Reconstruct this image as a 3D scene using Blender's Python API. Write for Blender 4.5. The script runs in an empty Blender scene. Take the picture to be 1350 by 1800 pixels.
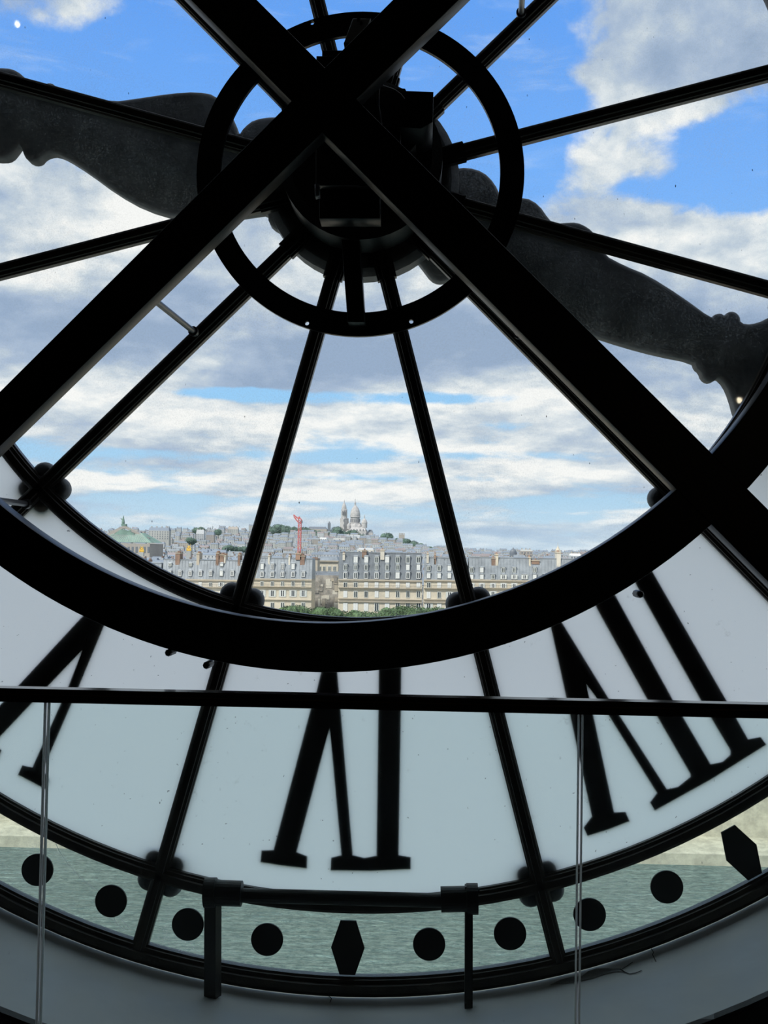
import bpy, bmesh, math, random
from mathutils import Vector, Matrix
R = math.radians
random.seed(7)
SC = bpy.context.scene
COL = SC.collection

# ------------------------------------------------------------------ camera
F = 2000.0                       # focal length in pixels of the 1350 x 1800 frame
PITCH, YAW, ROLL = R(1.90474558), R(-1.99380694), R(0.98325365)
EYE = Vector((0.0, 0.0, 1.6))

def ray(u, w, v):
    c, s = math.cos(ROLL), math.sin(ROLL)
    u, v = c * u - s * v, s * u + c * v
    c, s = math.cos(PITCH), math.sin(PITCH)
    w, v = c * w - s * v, s * w + c * v
    c, s = math.cos(YAW), math.sin(YAW)
    return Vector((c * u + s * w, -s * u + c * w, v))

def P(px, py, Y):
    """world point at depth Y (metres north of the viewer) seen at photo pixel px, py"""
    d = ray((px - 675) / F, 1.0, -(py - 900) / F)
    return EYE + d * (Y / d.y)

cam = bpy.data.cameras.new('camera')
cam.sensor_fit = 'HORIZONTAL'; cam.sensor_width = 36.0; cam.lens = 36.0 * F / 1350.0
cam.clip_start = 0.05; cam.clip_end = 20000
camo = bpy.data.objects.new('camera', cam); COL.objects.link(camo)
rx, up, bk = ray(1, 0, 0), ray(0, 0, 1), -ray(0, 1, 0)
camo.matrix_world = Matrix(((rx.x, up.x, bk.x, EYE.x), (rx.y, up.y, bk.y, EYE.y), (rx.z, up.z, bk.z, EYE.z), (0, 0, 0, 1)))
SC.camera = camo

SC.view_settings.view_transform = 'Standard'
SC.view_settings.look = 'None'
SC.view_settings.gamma = 1.0
SC.view_settings.use_curve_mapping = False
SC.view_settings.exposure = 0.13
SC.cycles.transparent_max_bounces = 24
SC.cycles.max_bounces = 8
SC.cycles.diffuse_bounces = 4

# ------------------------------------------------------------------ node helpers
class NT:
    def __init__(s, tree):
        s.t = tree; s.n = tree.nodes; s.l = tree.links
    def put(s, inp, v):
        if v is None: return
        if isinstance(v, bpy.types.NodeSocket): s.l.new(v, inp)
        else: inp.default_value = v
    def math(s, op, a, b=None, c=None, clamp=False):
        n = s.n.new('ShaderNodeMath'); n.operation = op; n.use_clamp = clamp
        s.put(n.inputs[0], a)
        if b is not None: s.put(n.inputs[1], b)
        if c is not None: s.put(n.inputs[2], c)
        return n.outputs[0]
    def ramp(s, v, lo, hi, a=0.0, b=1.0, smooth=True):
        n = s.n.new('ShaderNodeMapRange'); n.interpolation_type = 'SMOOTHSTEP' if smooth else 'LINEAR'
        s.put(n.inputs[0], v); s.put(n.inputs[1], lo); s.put(n.inputs[2], hi); s.put(n.inputs[3], a); s.put(n.inputs[4], b)
        return n.outputs[0]
    def noise(s, vec, scale, detail=5, rough=.55, dist=0.0, lac=2.0):
        n = s.n.new('ShaderNodeTexNoise'); s.put(n.inputs['Vector'], vec)
        n.inputs['Scale'].default_value = scale; n.inputs['Detail'].default_value = detail
        n.inputs['Roughness'].default_value = rough; n.inputs['Distortion'].default_value = dist
        n.inputs['Lacunarity'].default_value = lac
        return n.outputs['Fac']
    def mix(s, f, a, b):
        n = s.n.new('ShaderNodeMix'); n.data_type = 'RGBA'; n.clamp_factor = True
        s.put(n.inputs['Factor'], f); s.put(n.inputs['A'], a); s.put(n.inputs['B'], b)
        # the RGBA sockets are the ones of type colour
        return n
    def col(s, f, a, b):
        n = s.n.new('ShaderNodeMixRGB'); s.put(n.inputs[0], f)
        s.put(n.inputs[1], tuple(a) + (1,) if isinstance(a, (tuple, list)) and len(a) == 3 else a)
        s.put(n.inputs[2], tuple(b) + (1,) if isinstance(b, (tuple, list)) and len(b) == 3 else b)
        return n.outputs[0]
    def comb(s, x, y, z):
        n = s.n.new('ShaderNodeCombineXYZ'); s.put(n.inputs[0], x); s.put(n.inputs[1], y); s.put(n.inputs[2], z)
        return n.outputs[0]

def lin(r, g, b):
    f = lambda c: ((c / 255) / 12.92) if c / 255 <= .04045 else ((c / 255 + .055) / 1.055) ** 2.4
    return (f(r), f(g), f(b))

# ------------------------------------------------------------------ sky: blue with broken cumulus, by azimuth and elevation
def build_world():
    w = bpy.data.worlds.new('sky'); SC.world = w; w.use_nodes = True
    N = NT(w.node_tree); N.n.clear()
    tc = N.n.new('ShaderNodeTexCoord'); sep = N.n.new('ShaderNodeSeparateXYZ')
    N.l.new(tc.outputs['Generated'], sep.inputs[0])
    x, y, z = sep.outputs
    az = N.math('ARCTAN2', x, y)
    el = N.math('ARCSINE', z)
    elp = N.math('MAXIMUM', el, 0.0)
    q = N.math('MULTIPLY', N.math('LOGARITHM', N.math('ADD', elp, 0.10), 2.718281828), 0.62)
    def vec(dv, du=0.0):
        return N.comb(N.math('ADD', az, 7.3 + du), N.math('ADD', q, dv), 3.1)
    big = N.noise(vec(0), 3.2, 2, .5)
    n0 = N.noise(vec(0), 8.0, 9, .56, .25)
    n2 = N.noise(vec(0), 26.0, 8, .62, .2)
    n1 = N.noise(vec(0.055, -.02), 8.0, 7, .54, .25)
    wisp = N.noise(N.comb(N.math('MULTIPLY', az, 3.0), N.math('MULTIPLY', el, 14.0), 1.7), 3.0, 6, .6, .4)
    def pix(px, py):
        d = ray((px - 675) / F, 1.0, -(py - 900) / F).normalized()
        return math.atan2(d.x, d.y), math.asin(d.z)
    def blob(px, py, rx_, ry_, a):
        A, E_ = pix(px, py)
        dx = N.math('MULTIPLY', N.math('SUBTRACT', az, A), F / rx_)
        dy = N.math('MULTIPLY', N.math('SUBTRACT', el, E_), F / ry_)
        r2 = N.math('ADD', N.math('MULTIPLY', dx, dx), N.math('MULTIPLY', dy, dy))
        return N.math('MULTIPLY', N.math('EXPONENT', N.math('MULTIPLY', r2, -1.0)), a)
    def total(base, lst):
        v = base
        for b in lst: v = N.math('ADD', v, blob(*b))
        return v
    # where the cloud deck is broken (negative: clear sky)
    cov = total(0.15, [(200, 170, 330, 140, -.62), (620, 130, 330, 200, -.60), (900, 180, 170, 130, -.50), (1330, 265, 130, 95, -.62), (1165, 290, 40, 60, .1),
                       (1200, 60, 230, 120, .42), (1040, 270, 90, 100, .22), (940, 290, 40, 50, -.2), (1200, 470, 300, 90, .40), (1130, 330, 60, 20, -.2), (1050, 130, 60, 25, .2), (150, 350, 400, 90, .42), (100, 30, 170, 50, .16),
                       (650, 600, 700, 90, .45), (400, 480, 500, 70, .25), (1000, 520, 400, 80, .3),
                       (400, 691, 110, 13, -.50), (760, 700, 240, 16, -.46), (920, 745, 90, 15, -.30), (640, 740, 500, 22, .1), (950, 860, 260, 50, .10), (300, 860, 300, 60, .0), (350, 800, 330, 12, -.22), (380, 880, 330, 10, -.25), (650, 905, 500, 12, -.22), (850, 800, 260, 9, -.16), (1000, 885, 200, 14, -.2), (640, 840, 300, 9, -.2)])
    dens = N.math('ADD', N.math('ADD', N.math('ADD', N.math('MULTIPLY', N.math('SUBTRACT', n2, .5), .35), n0), N.math('MULTIPLY', N.math('SUBTRACT', big, .5), .5)), cov)
    alpha = N.ramp(dens, .42, .63)
    # lit tops, grey undersides
    n3 = N.noise(vec(0.02, -.01), 26.0, 6, .6, .2)
    lit = N.math('ADD', N.math('MULTIPLY', N.math('SUBTRACT', n0, n1), 2.0), N.math('MULTIPLY', N.math('SUBTRACT', n2, n3), .8))
    shade = total(.60, [(650, 610, 900, 80, -.52), (200, 560, 400, 60, -.12), (200, 330, 330, 60, .30), (100, 430, 200, 60, .15), (1050, 270, 130, 90, .22), (1180, 420, 260, 50, .02), (1200, 540, 260, 60, -.25),
                        (1230, 50, 300, 110, -.30), (380, 725, 200, 28, .38), (200, 700, 200, 28, .2), (650, 775, 300, 35, .30), (930, 700, 200, 20, .25), (900, 770, 300, 40, .18), (430, 800, 300, 16, -.20), (280, 840, 170, 22, .38), (600, 885, 200, 25, .42), (960, 835, 130, 20, .38), (800, 850, 200, 14, .12), (200, 800, 200, 20, -.15), (300, 880, 300, 12, -.25), (210, 915, 150, 10, .3), (800, 925, 400, 14, -.10)])
    lit = N.math('ADD', lit, shade, clamp=True)
    cr = N.n.new('ShaderNodeValToRGB'); N.l.new(lit, cr.inputs[0])
    e = cr.color_ramp.elements
    e[0].position = 0.0; e[0].color = lin(148, 168, 195) + (1,)
    e[1].position = 1.0; e[1].color = lin(242, 242, 240) + (1,)
    for p_, c_ in ((.30, lin(166, 183, 206)), (.55, lin(190, 202, 214)), (.78, lin(218, 224, 228))):
        k = e.new(p_); k.color = c_ + (1,)
    sk = N.n.new('ShaderNodeValToRGB'); N.l.new(el, sk.inputs[0])
    e = sk.color_ramp.elements
    e[0].position = 0.0; e[0].color = lin(196, 219, 232) + (1,)
    e[1].position = 1.0; e[1].color = lin(70, 128, 212) + (1,)
    for p_, c_ in ((.05, lin(170, 206, 232)), (.13, lin(150, 200, 240)), (.30, lin(118, 174, 243)), (.44, lin(98, 158, 238))):
        k = e.new(p_); k.color = c_ + (1,)
    wf = N.math('MULTIPLY', N.ramp(wisp, .50, .80), N.ramp(n0, .3, .7, .1, .55))
    blue = N.col(wf, sk.outputs[0], lin(205, 222, 242))
    c = N.col(alpha, blue, cr.outputs[0])
    # haze along the horizon, ground colour below it
    c = N.col(N.ramp(el, 0.0, .055, .55, 0.0), c, lin(186, 211, 231))
    c = N.col(N.ramp(el, -.02, 0.0, 1.0, 0.0), c, lin(120, 130, 128))
    bg = N.n.new('ShaderNodeBackground'); N.put(bg.inputs[0], c); bg.inputs[1].default_value = 1.0
    out = N.n.new('ShaderNodeOutputWorld'); N.l.new(bg.outputs[0], out.inputs[0])
    w.cycles.sampling_method = 'MANUAL'; w.cycles.sample_map_resolution = 1024
build_world()

sun = bpy.data.lights.new('sun', 'SUN'); sun.energy = 3.9; sun.angle = R(6); sun.color = (1, .95, .86)
suno = bpy.data.objects.new('sun', sun); COL.objects.link(suno)
suno.rotation_euler = (R(42), 0, R(-38))      # high in the south west, behind the viewer

# ------------------------------------------------------------------ materials
def principled(name, col, rough=.6, metal=0.0, spec=.5, var=0.0, vscale=4.0, bump=0.0, bscale=60.0):
    m = bpy.data.materials.new(name); m.use_nodes = True
    N = NT(m.node_tree); b = N.n['Principled BSDF']
    b.inputs['Base Color'].default_value = tuple(col) + (1,)
    b.inputs['Roughness'].default_value = rough; b.inputs['Metallic'].default_value = metal
    b.inputs['Specular IOR Level'].default_value = spec
    if var or bump:
        g = N.n.new('ShaderNodeNewGeometry').outputs['Position']
        if var:
            f = N.noise(g, vscale, 6, .6)
            N.put(b.inputs['Base Color'], N.col(N.ramp(f, .3, .7), tuple(c * (1 - var) for c in col), tuple(min(1, c * (1 + var)) for c in col)))
        if bump:
            bn = N.n.new('ShaderNodeBump'); bn.inputs['Strength'].default_value = bump; bn.inputs['Distance'].default_value = .01
            N.l.new(N.noise(g, bscale, 5, .6), bn.inputs['Height']); N.l.new(bn.outputs[0], b.inputs['Normal'])
    return m

def glass_mat(name, tint, haze, speck, gloss=.05, hazecol=(.75, .78, .78), rub=0.0):
    """clear old glass with a film of dust and dark specks"""
    m = bpy.data.materials.new(name); m.use_nodes = True
    N = NT(m.node_tree); N.n.clear()
    g = N.n.new('ShaderNodeNewGeometry').outputs['Position']
    tr = N.n.new('ShaderNodeBsdfTransparent'); tr.inputs[0].default_value = tuple(tint) + (1,)
    tl = N.n.new('ShaderNodeBsdfTranslucent'); tl.inputs[0].default_value = tuple(hazecol) + (1,)
    dk = N.n.new('ShaderNodeBsdfDiffuse'); dk.inputs[0].default_value = (.05, .045, .04, 1)
    gl = N.n.new('ShaderNodeBsdfGlossy'); gl.inputs['Roughness'].default_value = .02
    patch = N.ramp(N.noise(g, 2.2, 5, .6), .35, .75, .35, 1.6)
    fine = N.ramp(N.noise(g, 170.0, 4, .8), .40, .72, .3, 2.6)
    hz = N.math('MULTIPLY', N.math('MULTIPLY', patch, fine), haze, clamp=True)
    a = N.n.new('ShaderNodeMixShader'); N.put(a.inputs[0], hz); N.l.new(tr.outputs[0], a.inputs[1]); N.l.new(tl.outputs[0], a.inputs[2])
    mp = N.n.new('ShaderNodeMapping'); N.l.new(g, mp.inputs[0]); mp.inputs['Scale'].default_value = (1, 1, .45)
    vo = N.n.new('ShaderNodeTexVoronoi'); vo.inputs['Scale'].default_value = 38.0; N.l.new(mp.outputs[0], vo.inputs['Vector'])
    sel0 = N.ramp(N.noise(g, 31.0, 2, .5), .45, .75)
    d = N.ramp(N.math('SUBTRACT', vo.outputs['Distance'], N.math('MULTIPLY', sel0, .09)), .0, .07, 1.0, 0.0)
    sel = N.ramp(N.noise(g, 17.0, 3, .7), .50, .68)
    sp = N.math('MULTIPLY', N.math('MULTIPLY', d, sel), speck, clamp=True)
    b = N.n.new('ShaderNodeMixShader'); N.put(b.inputs[0], sp); N.l.new(a.outputs[0], b.inputs[1]); N.l.new(dk.outputs[0], b.inputs[2])
    fr = N.n.new('ShaderNodeFresnel'); fr.inputs[0].default_value = 1.45
    c = N.n.new('ShaderNodeMixShader'); N.put(c.inputs[0], N.math('MULTIPLY', fr.outputs[0], gloss * 12)); N.l.new(b.outputs[0], c.inputs[1]); N.l.new(gl.outputs[0], c.inputs[2])
    o = N.n.new('ShaderNodeOutputMaterial'); N.l.new(c.outputs[0], o.inputs[0])
    return m

def frosted_mat():
    m = bpy.data.materials.new('frosted_glass'); m.use_nodes = True
    N = NT(m.node_tree); N.n.clear()
    g = N.n.new('ShaderNodeNewGeometry').outputs['Position']
    f = N.noise(g, .9, 5, .6)
    col = N.col(N.ramp(f, .35, .7), (.99, .985, .98), (1, 1, 1))
    st = N.math('MULTIPLY', N.ramp(N.noise(g, 9.0, 6, .7), .60, .78), N.ramp(N.noise(g, 1.7, 2, .5), .50, .62), clamp=True)
    col = N.col(N.math('MULTIPLY', st, .55), col, (.25, .25, .22))
    sp = N.ramp(N.noise(g, 55.0, 2, .5), .74, .78)
    col = N.col(N.math('MULTIPLY', sp, .7), col, (.12, .12, .12))
    tl = N.n.new('ShaderNodeBsdfTranslucent'); N.put(tl.inputs[0], col)
    gl = N.n.new('ShaderNodeBsdfGlossy'); gl.inputs['Roughness'].default_value = .15
    mx = N.n.new('ShaderNodeMixShader'); mx.inputs[0].default_value = .005; N.l.new(tl.outputs[0], mx.inputs[1]); N.l.new(gl.outputs[0], mx.inputs[2])
    o = N.n.new('ShaderNodeOutputMaterial'); N.l.new(mx.outputs[0], o.inputs[0])
    return m

def water_mat():
    m = bpy.data.materials.new('river_water'); m.use_nodes = True
    N = NT(m.node_tree); b = N.n['Principled BSDF']
    g = N.n.new('ShaderNodeNewGeometry').outputs['Position']
    mp = N.n.new('ShaderNodeMapping'); N.l.new(g, mp.inputs[0]); mp.inputs['Scale'].default_value = (.40, 1.0, 1)
    n = N.noise(mp.outputs[0], .9, 7, .72, .8)
    wv = N.ramp(N.noise(mp.outputs[0], 2.2, 5, .8, .5), .36, .66)
    n2 = N.noise(mp.outputs[0], .12, 3, .5)
    b.inputs['Base Color'].default_value = (.09, .15, .14, 1)
    N.put(b.inputs['Base Color'], N.col(N.math('MULTIPLY', N.ramp(n2, .3, .7, .7, 1.0), wv), (.10, .19, .20), (.40, .52, .48)))  # ripple glints painted in as pale streaks of the base colour
    b.inputs['Roughness'].default_value = .12; b.inputs['IOR'].default_value = 1.33
    bn = N.n.new('ShaderNodeBump'); bn.inputs['Strength'].default_value = 1.0; bn.inputs['Distance'].default_value = 3.0
    N.l.new(n, bn.inputs['Height']); N.l.new(bn.outputs[0], b.inputs['Normal'])
    return m

def plaster_mat():
    m = bpy.data.materials.new('grey_plaster'); m.use_nodes = True
    N = NT(m.node_tree); b = N.n['Principled BSDF']
    g = N.n.new('ShaderNodeNewGeometry').outputs['Position']
    f = N.noise(g, 1.6, 5, .6, .3)
    c = N.col(N.ramp(f, .3, .7), (.70, .70, .69), (.80, .80, .79))
    cr = N.ramp(N.noise(g, 3.0, 8, .8, 1.2), .655, .675)
    c = N.col(N.math('MULTIPLY', cr, .25), c, (.15, .15, .15))
    N.put(b.inputs['Base Color'], c); b.inputs['Roughness'].default_value = .55
    bn = N.n.new('ShaderNodeBump'); bn.inputs['Strength'].default_value = .35; bn.inputs['Distance'].default_value = .03
    N.l.new(N.noise(g, 2.5, 4, .5), bn.inputs['Height']); N.l.new(bn.outputs[0], b.inputs['Normal'])
    return m

M = dict(
    iron=principled('black_iron', (.012, .011, .010), .42, 0, .4, .3, 9, .25, 90),
    iron_side=principled('black_painted_steel', (.007, .007, .008), .4, 0, .35, .25, 5, .1, 70),
    bronze=principled('dark_brown_iron', (.030, .023, .016), .38, .2, .5, .35, 12, .3, 80),
    hand=principled('weathered_metal', (.11, .115, .125), .55, .2, .4, .35, 7, .2, 60),
    marker=principled('black_paint', (.006, .006, .006), .6),
    plate=principled('bare_grey_metal', (.30, .30, .30), .5, .3, .5, .2, 8),
    rod=principled('grey_steel_rod', (.18, .18, .19), .35, .6),
    room=principled('dark_wall_paint', (.020, .020, .021), .8),
    floor=principled('dark_floor_boards', (.03, .025, .02), .5, 0, .5, .3, 3),
    plaster=plaster_mat(),
    flake=principled('dark_patch_plaster', (.38, .38, .38), .8, 0, .3, .2, 14),
    crack=principled('crack_grime', (.06, .06, .06), .9),
    rail=principled('dark_bronze_rail', (.035, .022, .014), .12, 0, 1.0, .15, 5),
    clear=glass_mat('old_window_glass', (.985, .995, .99), .085, 1.0, .02),
    band=glass_mat('band_glass', (.95, .98, .97), .12, .7, .02),
    frost=frosted_mat(),
    edge=glass_mat('pane_side', (.995, 1.0, 1.0), .0, 0, .003),
    barrier=glass_mat('green_barrier_glass', (.945, 1.0, .988), .004, .2, .01),
    groove=principled('worn_bronze_line', (.22, .13, .07), .3, .7),
    gedge=principled('polished_glass_edge', (.75, .82, .82), .15),
    water=water_mat(),
    ground=principled('street_asphalt', (.20, .20, .19), .9, 0, .2, .2, .05),
    sand=principled('garden_sand', (.42, .37, .29), .9, 0, .2, .15, .08),
    quay=principled('quay_stone', (.46, .42, .34), .85, 0, .3, .2, .6, .3, 2),
    leaf=principled('tree_leaves', (.075, .13, .055), .7, 0, .3, .5, .9),
    leaf2=principled('hill_tree_leaves', (.10, .155, .125), .8, 0, .2, .35, .05),
    bark=principled('tree_bark', (.08, .06, .045), .9),
    cream=principled('cream_limestone', (.58, .53, .43), .85, 0, .3, .10, .25),
    cream2=principled('pale_limestone', (.60, .57, .50), .85, 0, .3, .12, .2),
    cornice=principled('cornice_stone', (.46, .41, .33), .85, 0, .3, .1, .3),
    slate=principled('blue_grey_slate', (.155, .175, .20), .7, 0, .4, .22, .35),
    zinc=principled('pale_zinc', (.27, .30, .33), .5, .2, .5, .18, .3),
    brick=principled('chimney_brick', (.25, .17, .13), .9, 0, .2, .2, .6),
    pot=principled('clay_pots', (.34, .22, .16), .9),
    white=principled('white_window_paint', (.70, .72, .72), .6),
    dark=principled('dark_window_glass', (.03, .04, .05), .1, 0, .6),
    shut=principled('pale_shutters', (.55, .58, .56), .7),
    iron_far=principled('balcony_iron', (.10, .10, .10), .6),
    gable=principled('mottled_gable_stone', (.30, .28, .25), .95, 0, .2, .45, .35),
    farwall=principled('far_cream_walls', (.41, .42, .41), .9, 0, .2, .12, .02),  # aerial haze put into the paled, bluish far wall and roof colours
    farwall2=principled('far_pale_walls', (.46, .48, .50), .9, 0, .2, .1, .02),
    farwall3=principled('far_ochre_walls', (.38, .35, .32), .9, 0, .2, .1, .02),
    farroof=principled('far_zinc_roofs', (.21, .25, .31), .8, 0, .3, .12, .02),
    farroof2=principled('far_red_roofs', (.27, .24, .25), .9, 0, .2, .1, .02),
    fardark=principled('far_window_openings', (.15, .17, .20), .5),
    basil=principled('pale_travertine', (.45, .44, .44), .85, 0, .3, .14, .15),
    basild=principled('shadowed_openings', (.20, .21, .23), .9),
    copper=principled('verdigris_copper', (.20, .31, .26), .7, 0, .3, .2, .08),
    gold=principled('gilded_bronze', (.95, .62, .12), .3, .6),
    crane=principled('red_crane_paint', (.62, .16, .15), .6),
    hill=principled('hill_ground', (.22, .26, .22), .95, 0, .2, .2, .01),
)

# ------------------------------------------------------------------ mesh helpers
class MB:
    def __init__(s): s.v = []; s.f = []; s.mi = []; s.mats = []
    def m(s, mat):
        if mat not in s.mats: s.mats.append(mat)
        return s.mats.index(mat)
    def face(s, pts, mat):
        k = len(s.v); s.v += [tuple(p) for p in pts]; s.f.append(tuple(range(k, k + len(pts)))); s.mi.append(s.m(mat))
    def geo(s, vs, fs, mat):
        k = len(s.v); s.v += [tuple(p) for p in vs]; i = s.m(mat)
        for f in fs: s.f.append(tuple(k + a for a in f)); s.mi.append(i)
    def box(s, a, b, mat, skip=()):
        x0, y0, z0 = a; x1, y1, z1 = b
        vs = [(x0, y0, z0), (x1, y0, z0), (x1, y1, z0), (x0, y1, z0), (x0, y0, z1), (x1, y0, z1), (x1, y1, z1), (x0, y1, z1)]
        fs = [(0, 3, 2, 1), (4, 5, 6, 7), (0, 1, 5, 4), (1, 2, 6, 5), (2, 3, 7, 6), (3, 0, 4, 7)]
        s.geo(vs, fs, mat)
    def frustum(s, a, b, h, ix, iy, mat):
        """box footprint a(x,y,z)..b(x,y) whose top at z+h is inset by ix, iy"""
        x0, y0, z0 = a; x1, y1 = b
        vs = [(x0, y0, z0), (x1, y0, z0), (x1, y1, z0), (x0, y1, z0), (x0 + ix, y0 + iy, z0 + h), (x1 - ix, y0 + iy, z0 + h), (x1 - ix, y1 - iy, z0 + h), (x0 + ix, y1 - iy, z0 + h)]
        s.geo(vs, [(0, 3, 2, 1), (4, 5, 6, 7), (0, 1, 5, 4), (1, 2, 6, 5), (2, 3, 7, 6), (3, 0, 4, 7)], mat)
    def lathe(s, c, prof, mat, n=24, axis='z'):
        """prof: list of (radius, height) from c along axis"""
        k = len(s.v); i = s.m(mat)
        for r, h in prof:
            for j in range(n):
                a = 2 * math.pi * j / n
                if axis == 'z': s.v.append((c[0] + r * math.cos(a), c[1] + r * math.sin(a), c[2] + h))
                else: s.v.append((c[0] + r * math.cos(a), c[1] + h, c[2] + r * math.sin(a)))
        for q in range(len(prof) - 1):
            for j in range(n):
                a, b = k + q * n + j, k + q * n + (j + 1) % n
                f = (a, b, b + n, a + n)
                s.f.append(f if axis == 'z' else f[::-1]); s.mi.append(i)
        for q, rev in ((0, True), (len(prof) - 1, False)):
            f = tuple(k + q * n + j for j in range(n))
            if axis != 'z': rev = not rev
            s.f.append(f[::-1] if rev else f); s.mi.append(i)
    def tube(s, p0, p1, r, mat, n=10, r1=None):
        p0, p1 = Vector(p0), Vector(p1); d = (p1 - p0).normalized()
        a = d.orthogonal().normalized(); b = d.cross(a); r1 = r if r1 is None else r1
        vs = [p0 + (a * math.cos(t) + b * math.sin(t)) * r for t in [2 * math.pi * j / n for j in range(n)]]
        vs += [p1 + (a * math.cos(t) + b * math.sin(t)) * r1 for t in [2 * math.pi * j / n for j in range(n)]]
        fs = [(j, (j + 1) % n, n + (j + 1) % n, n + j) for j in range(n)] + [tuple(range(n))[::-1], tuple(range(n, 2 * n))]
        s.geo(vs, fs, mat)
    def sweep(s, pts, prof, mat, closed=False, origin=None):
        """profile prof [(across, depth y)] swept along pts in a plane facing y; across is left of the direction of travel"""
        n = len(pts); k = len(s.v); i = s.m(mat); q = len(prof)
        for j in range(n):
            if closed: t = Vector(pts[(j + 1) % n]) - Vector(pts[j - 1])
            else: t = Vector(pts[min(j + 1, n - 1)]) - Vector(pts[max(j - 1, 0)])
            t.y = 0; t.normalize(); nn = Vector((-t.z, 0, t.x))
            for a, d in prof:
                p = Vector(pts[j]) + nn * a; s.v.append((p.x, p.y + d, p.z))
        for j in range(n if closed else n - 1):
            j2 = (j + 1) % n
            for e in range(q):
                e2 = (e + 1) % q
                s.f.append((k + j * q + e, k + j2 * q + e, k + j2 * q + e2, k + j * q + e2)); s.mi.append(i)
        if not closed:
            s.f.append(tuple(k + e for e in range(q))); s.mi.append(i)
            s.f.append(tuple(k + (n - 1) * q + e for e in range(q))[::-1]); s.mi.append(i)
    def mesh(s, name, smooth=False, fix=True):
        me = bpy.data.meshes.new(name); me.from_pydata(s.v, [], s.f)
        for m_ in s.mats: me.materials.append(m_)
        me.polygons.foreach_set('material_index', s.mi)
        if fix:
            bm = bmesh.new(); bm.from_mesh(me); bmesh.ops.recalc_face_normals(bm, faces=bm.faces); bm.to_mesh(me); bm.free()
        if smooth: me.polygons.foreach_set('use_smooth', [True] * len(me.polygons))
        me.update(); return me

WLOC = {}
def tag(o, label=None, cat=None, group=None, kind=None):
    for k, v in (('label', label), ('category', cat), ('group', group), ('kind', kind)):
        if v: o[k] = v
    return o
def link(name, me, parent=None, origin=None, **kw):
    """me holds world coordinates; the object gets its own origin"""
    if origin is None:
        xs = [v.co for v in me.vertices]
        lo = [min(c[i] for c in xs) for i in range(3)]; hi = [max(c[i] for c in xs) for i in range(3)]
        origin = Vector(((lo[0] + hi[0]) / 2, (lo[1] + hi[1]) / 2, lo[2]))
    me.transform(Matrix.Translation(-Vector(origin)))
    o = bpy.data.objects.new(name, me); COL.objects.link(o)
    if parent: o.parent = parent; o.location = Vector(origin) - WLOC[parent.name]
    else: o.location = origin
    WLOC[o.name] = Vector(origin)
    return tag(o, **kw)
def build(mb, name, parent=None, smooth=False, origin=None, **kw):
    return link(name, mb.mesh(name, smooth), parent, origin, **kw)
def empty(name, loc, **kw):
    o = bpy.data.objects.new(name, None); COL.objects.link(o); o.location = loc; o.empty_display_size = .2
    WLOC[o.name] = Vector(loc); return tag(o, **kw)

def plate(name, loops, yc, half, mat, bevel=0.0, res=2):
    """filled outline(s) in the x-z plane (later loops cut holes), extruded along y by half each way"""
    cu = bpy.data.curves.new(name, 'CURVE'); cu.dimensions = '2D'; cu.fill_mode = 'BOTH'
    cu.extrude = half - bevel; cu.bevel_depth = bevel; cu.bevel_resolution = res; cu.offset = -bevel
    for lp in loops:
        sp = cu.splines.new('POLY'); sp.points.add(len(lp) - 1); sp.use_cyclic_u = True
        for i, p in enumerate(lp): sp.points[i].co = (p[0], p[1], 0, 1)
    o = bpy.data.objects.new('tmp', cu); COL.objects.link(o)
    me = bpy.data.meshes.new_from_object(o.evaluated_get(bpy.context.evaluated_depsgraph_get()))
    bpy.data.objects.remove(o); bpy.data.curves.remove(cu)
    me.transform(Matrix.Translation((0, yc, 0)) @ Matrix.Rotation(R(90), 4, 'X'))
    me.materials.clear(); me.materials.append(mat); me.name = name
    return me
def pxloop(pts, Y): return [(lambda p: (p.x, p.z))(P(a, b, Y)) for a, b in pts]
def circ(cx, cz, r, n=96): return [(cx + r * math.cos(2 * math.pi * i / n), cz + r * math.sin(2 * math.pi * i / n)) for i in range(n)]
def smooth_loop(pts, it=2):
    for _ in range(it):
        q = []
        for i in range(len(pts)):
            a, b = pts[i], pts[(i + 1) % len(pts)]
            q += [(a[0] * .75 + b[0] * .25, a[1] * .75 + b[1] * .25), (a[0] * .25 + b[0] * .75, a[1] * .25 + b[1] * .75)]
        pts = q
    return pts

# ------------------------------------------------------------------ the room
YD = 5.005                                   # plane of the glass
DC = Vector((-0.2985, YD, 3.2496))           # centre of the dial
YW = 4.215                                   # inner face of the wall
def dpt(r, a, y=0.0):                        # a: degrees from straight down, positive to the right
    t = R(a); return Vector((DC.x + r * math.sin(t), YD + y, DC.z - r * math.cos(t)))
RO = 3.60
PIT = -.75                                   # sunken strip of floor in front of the dial
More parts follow.
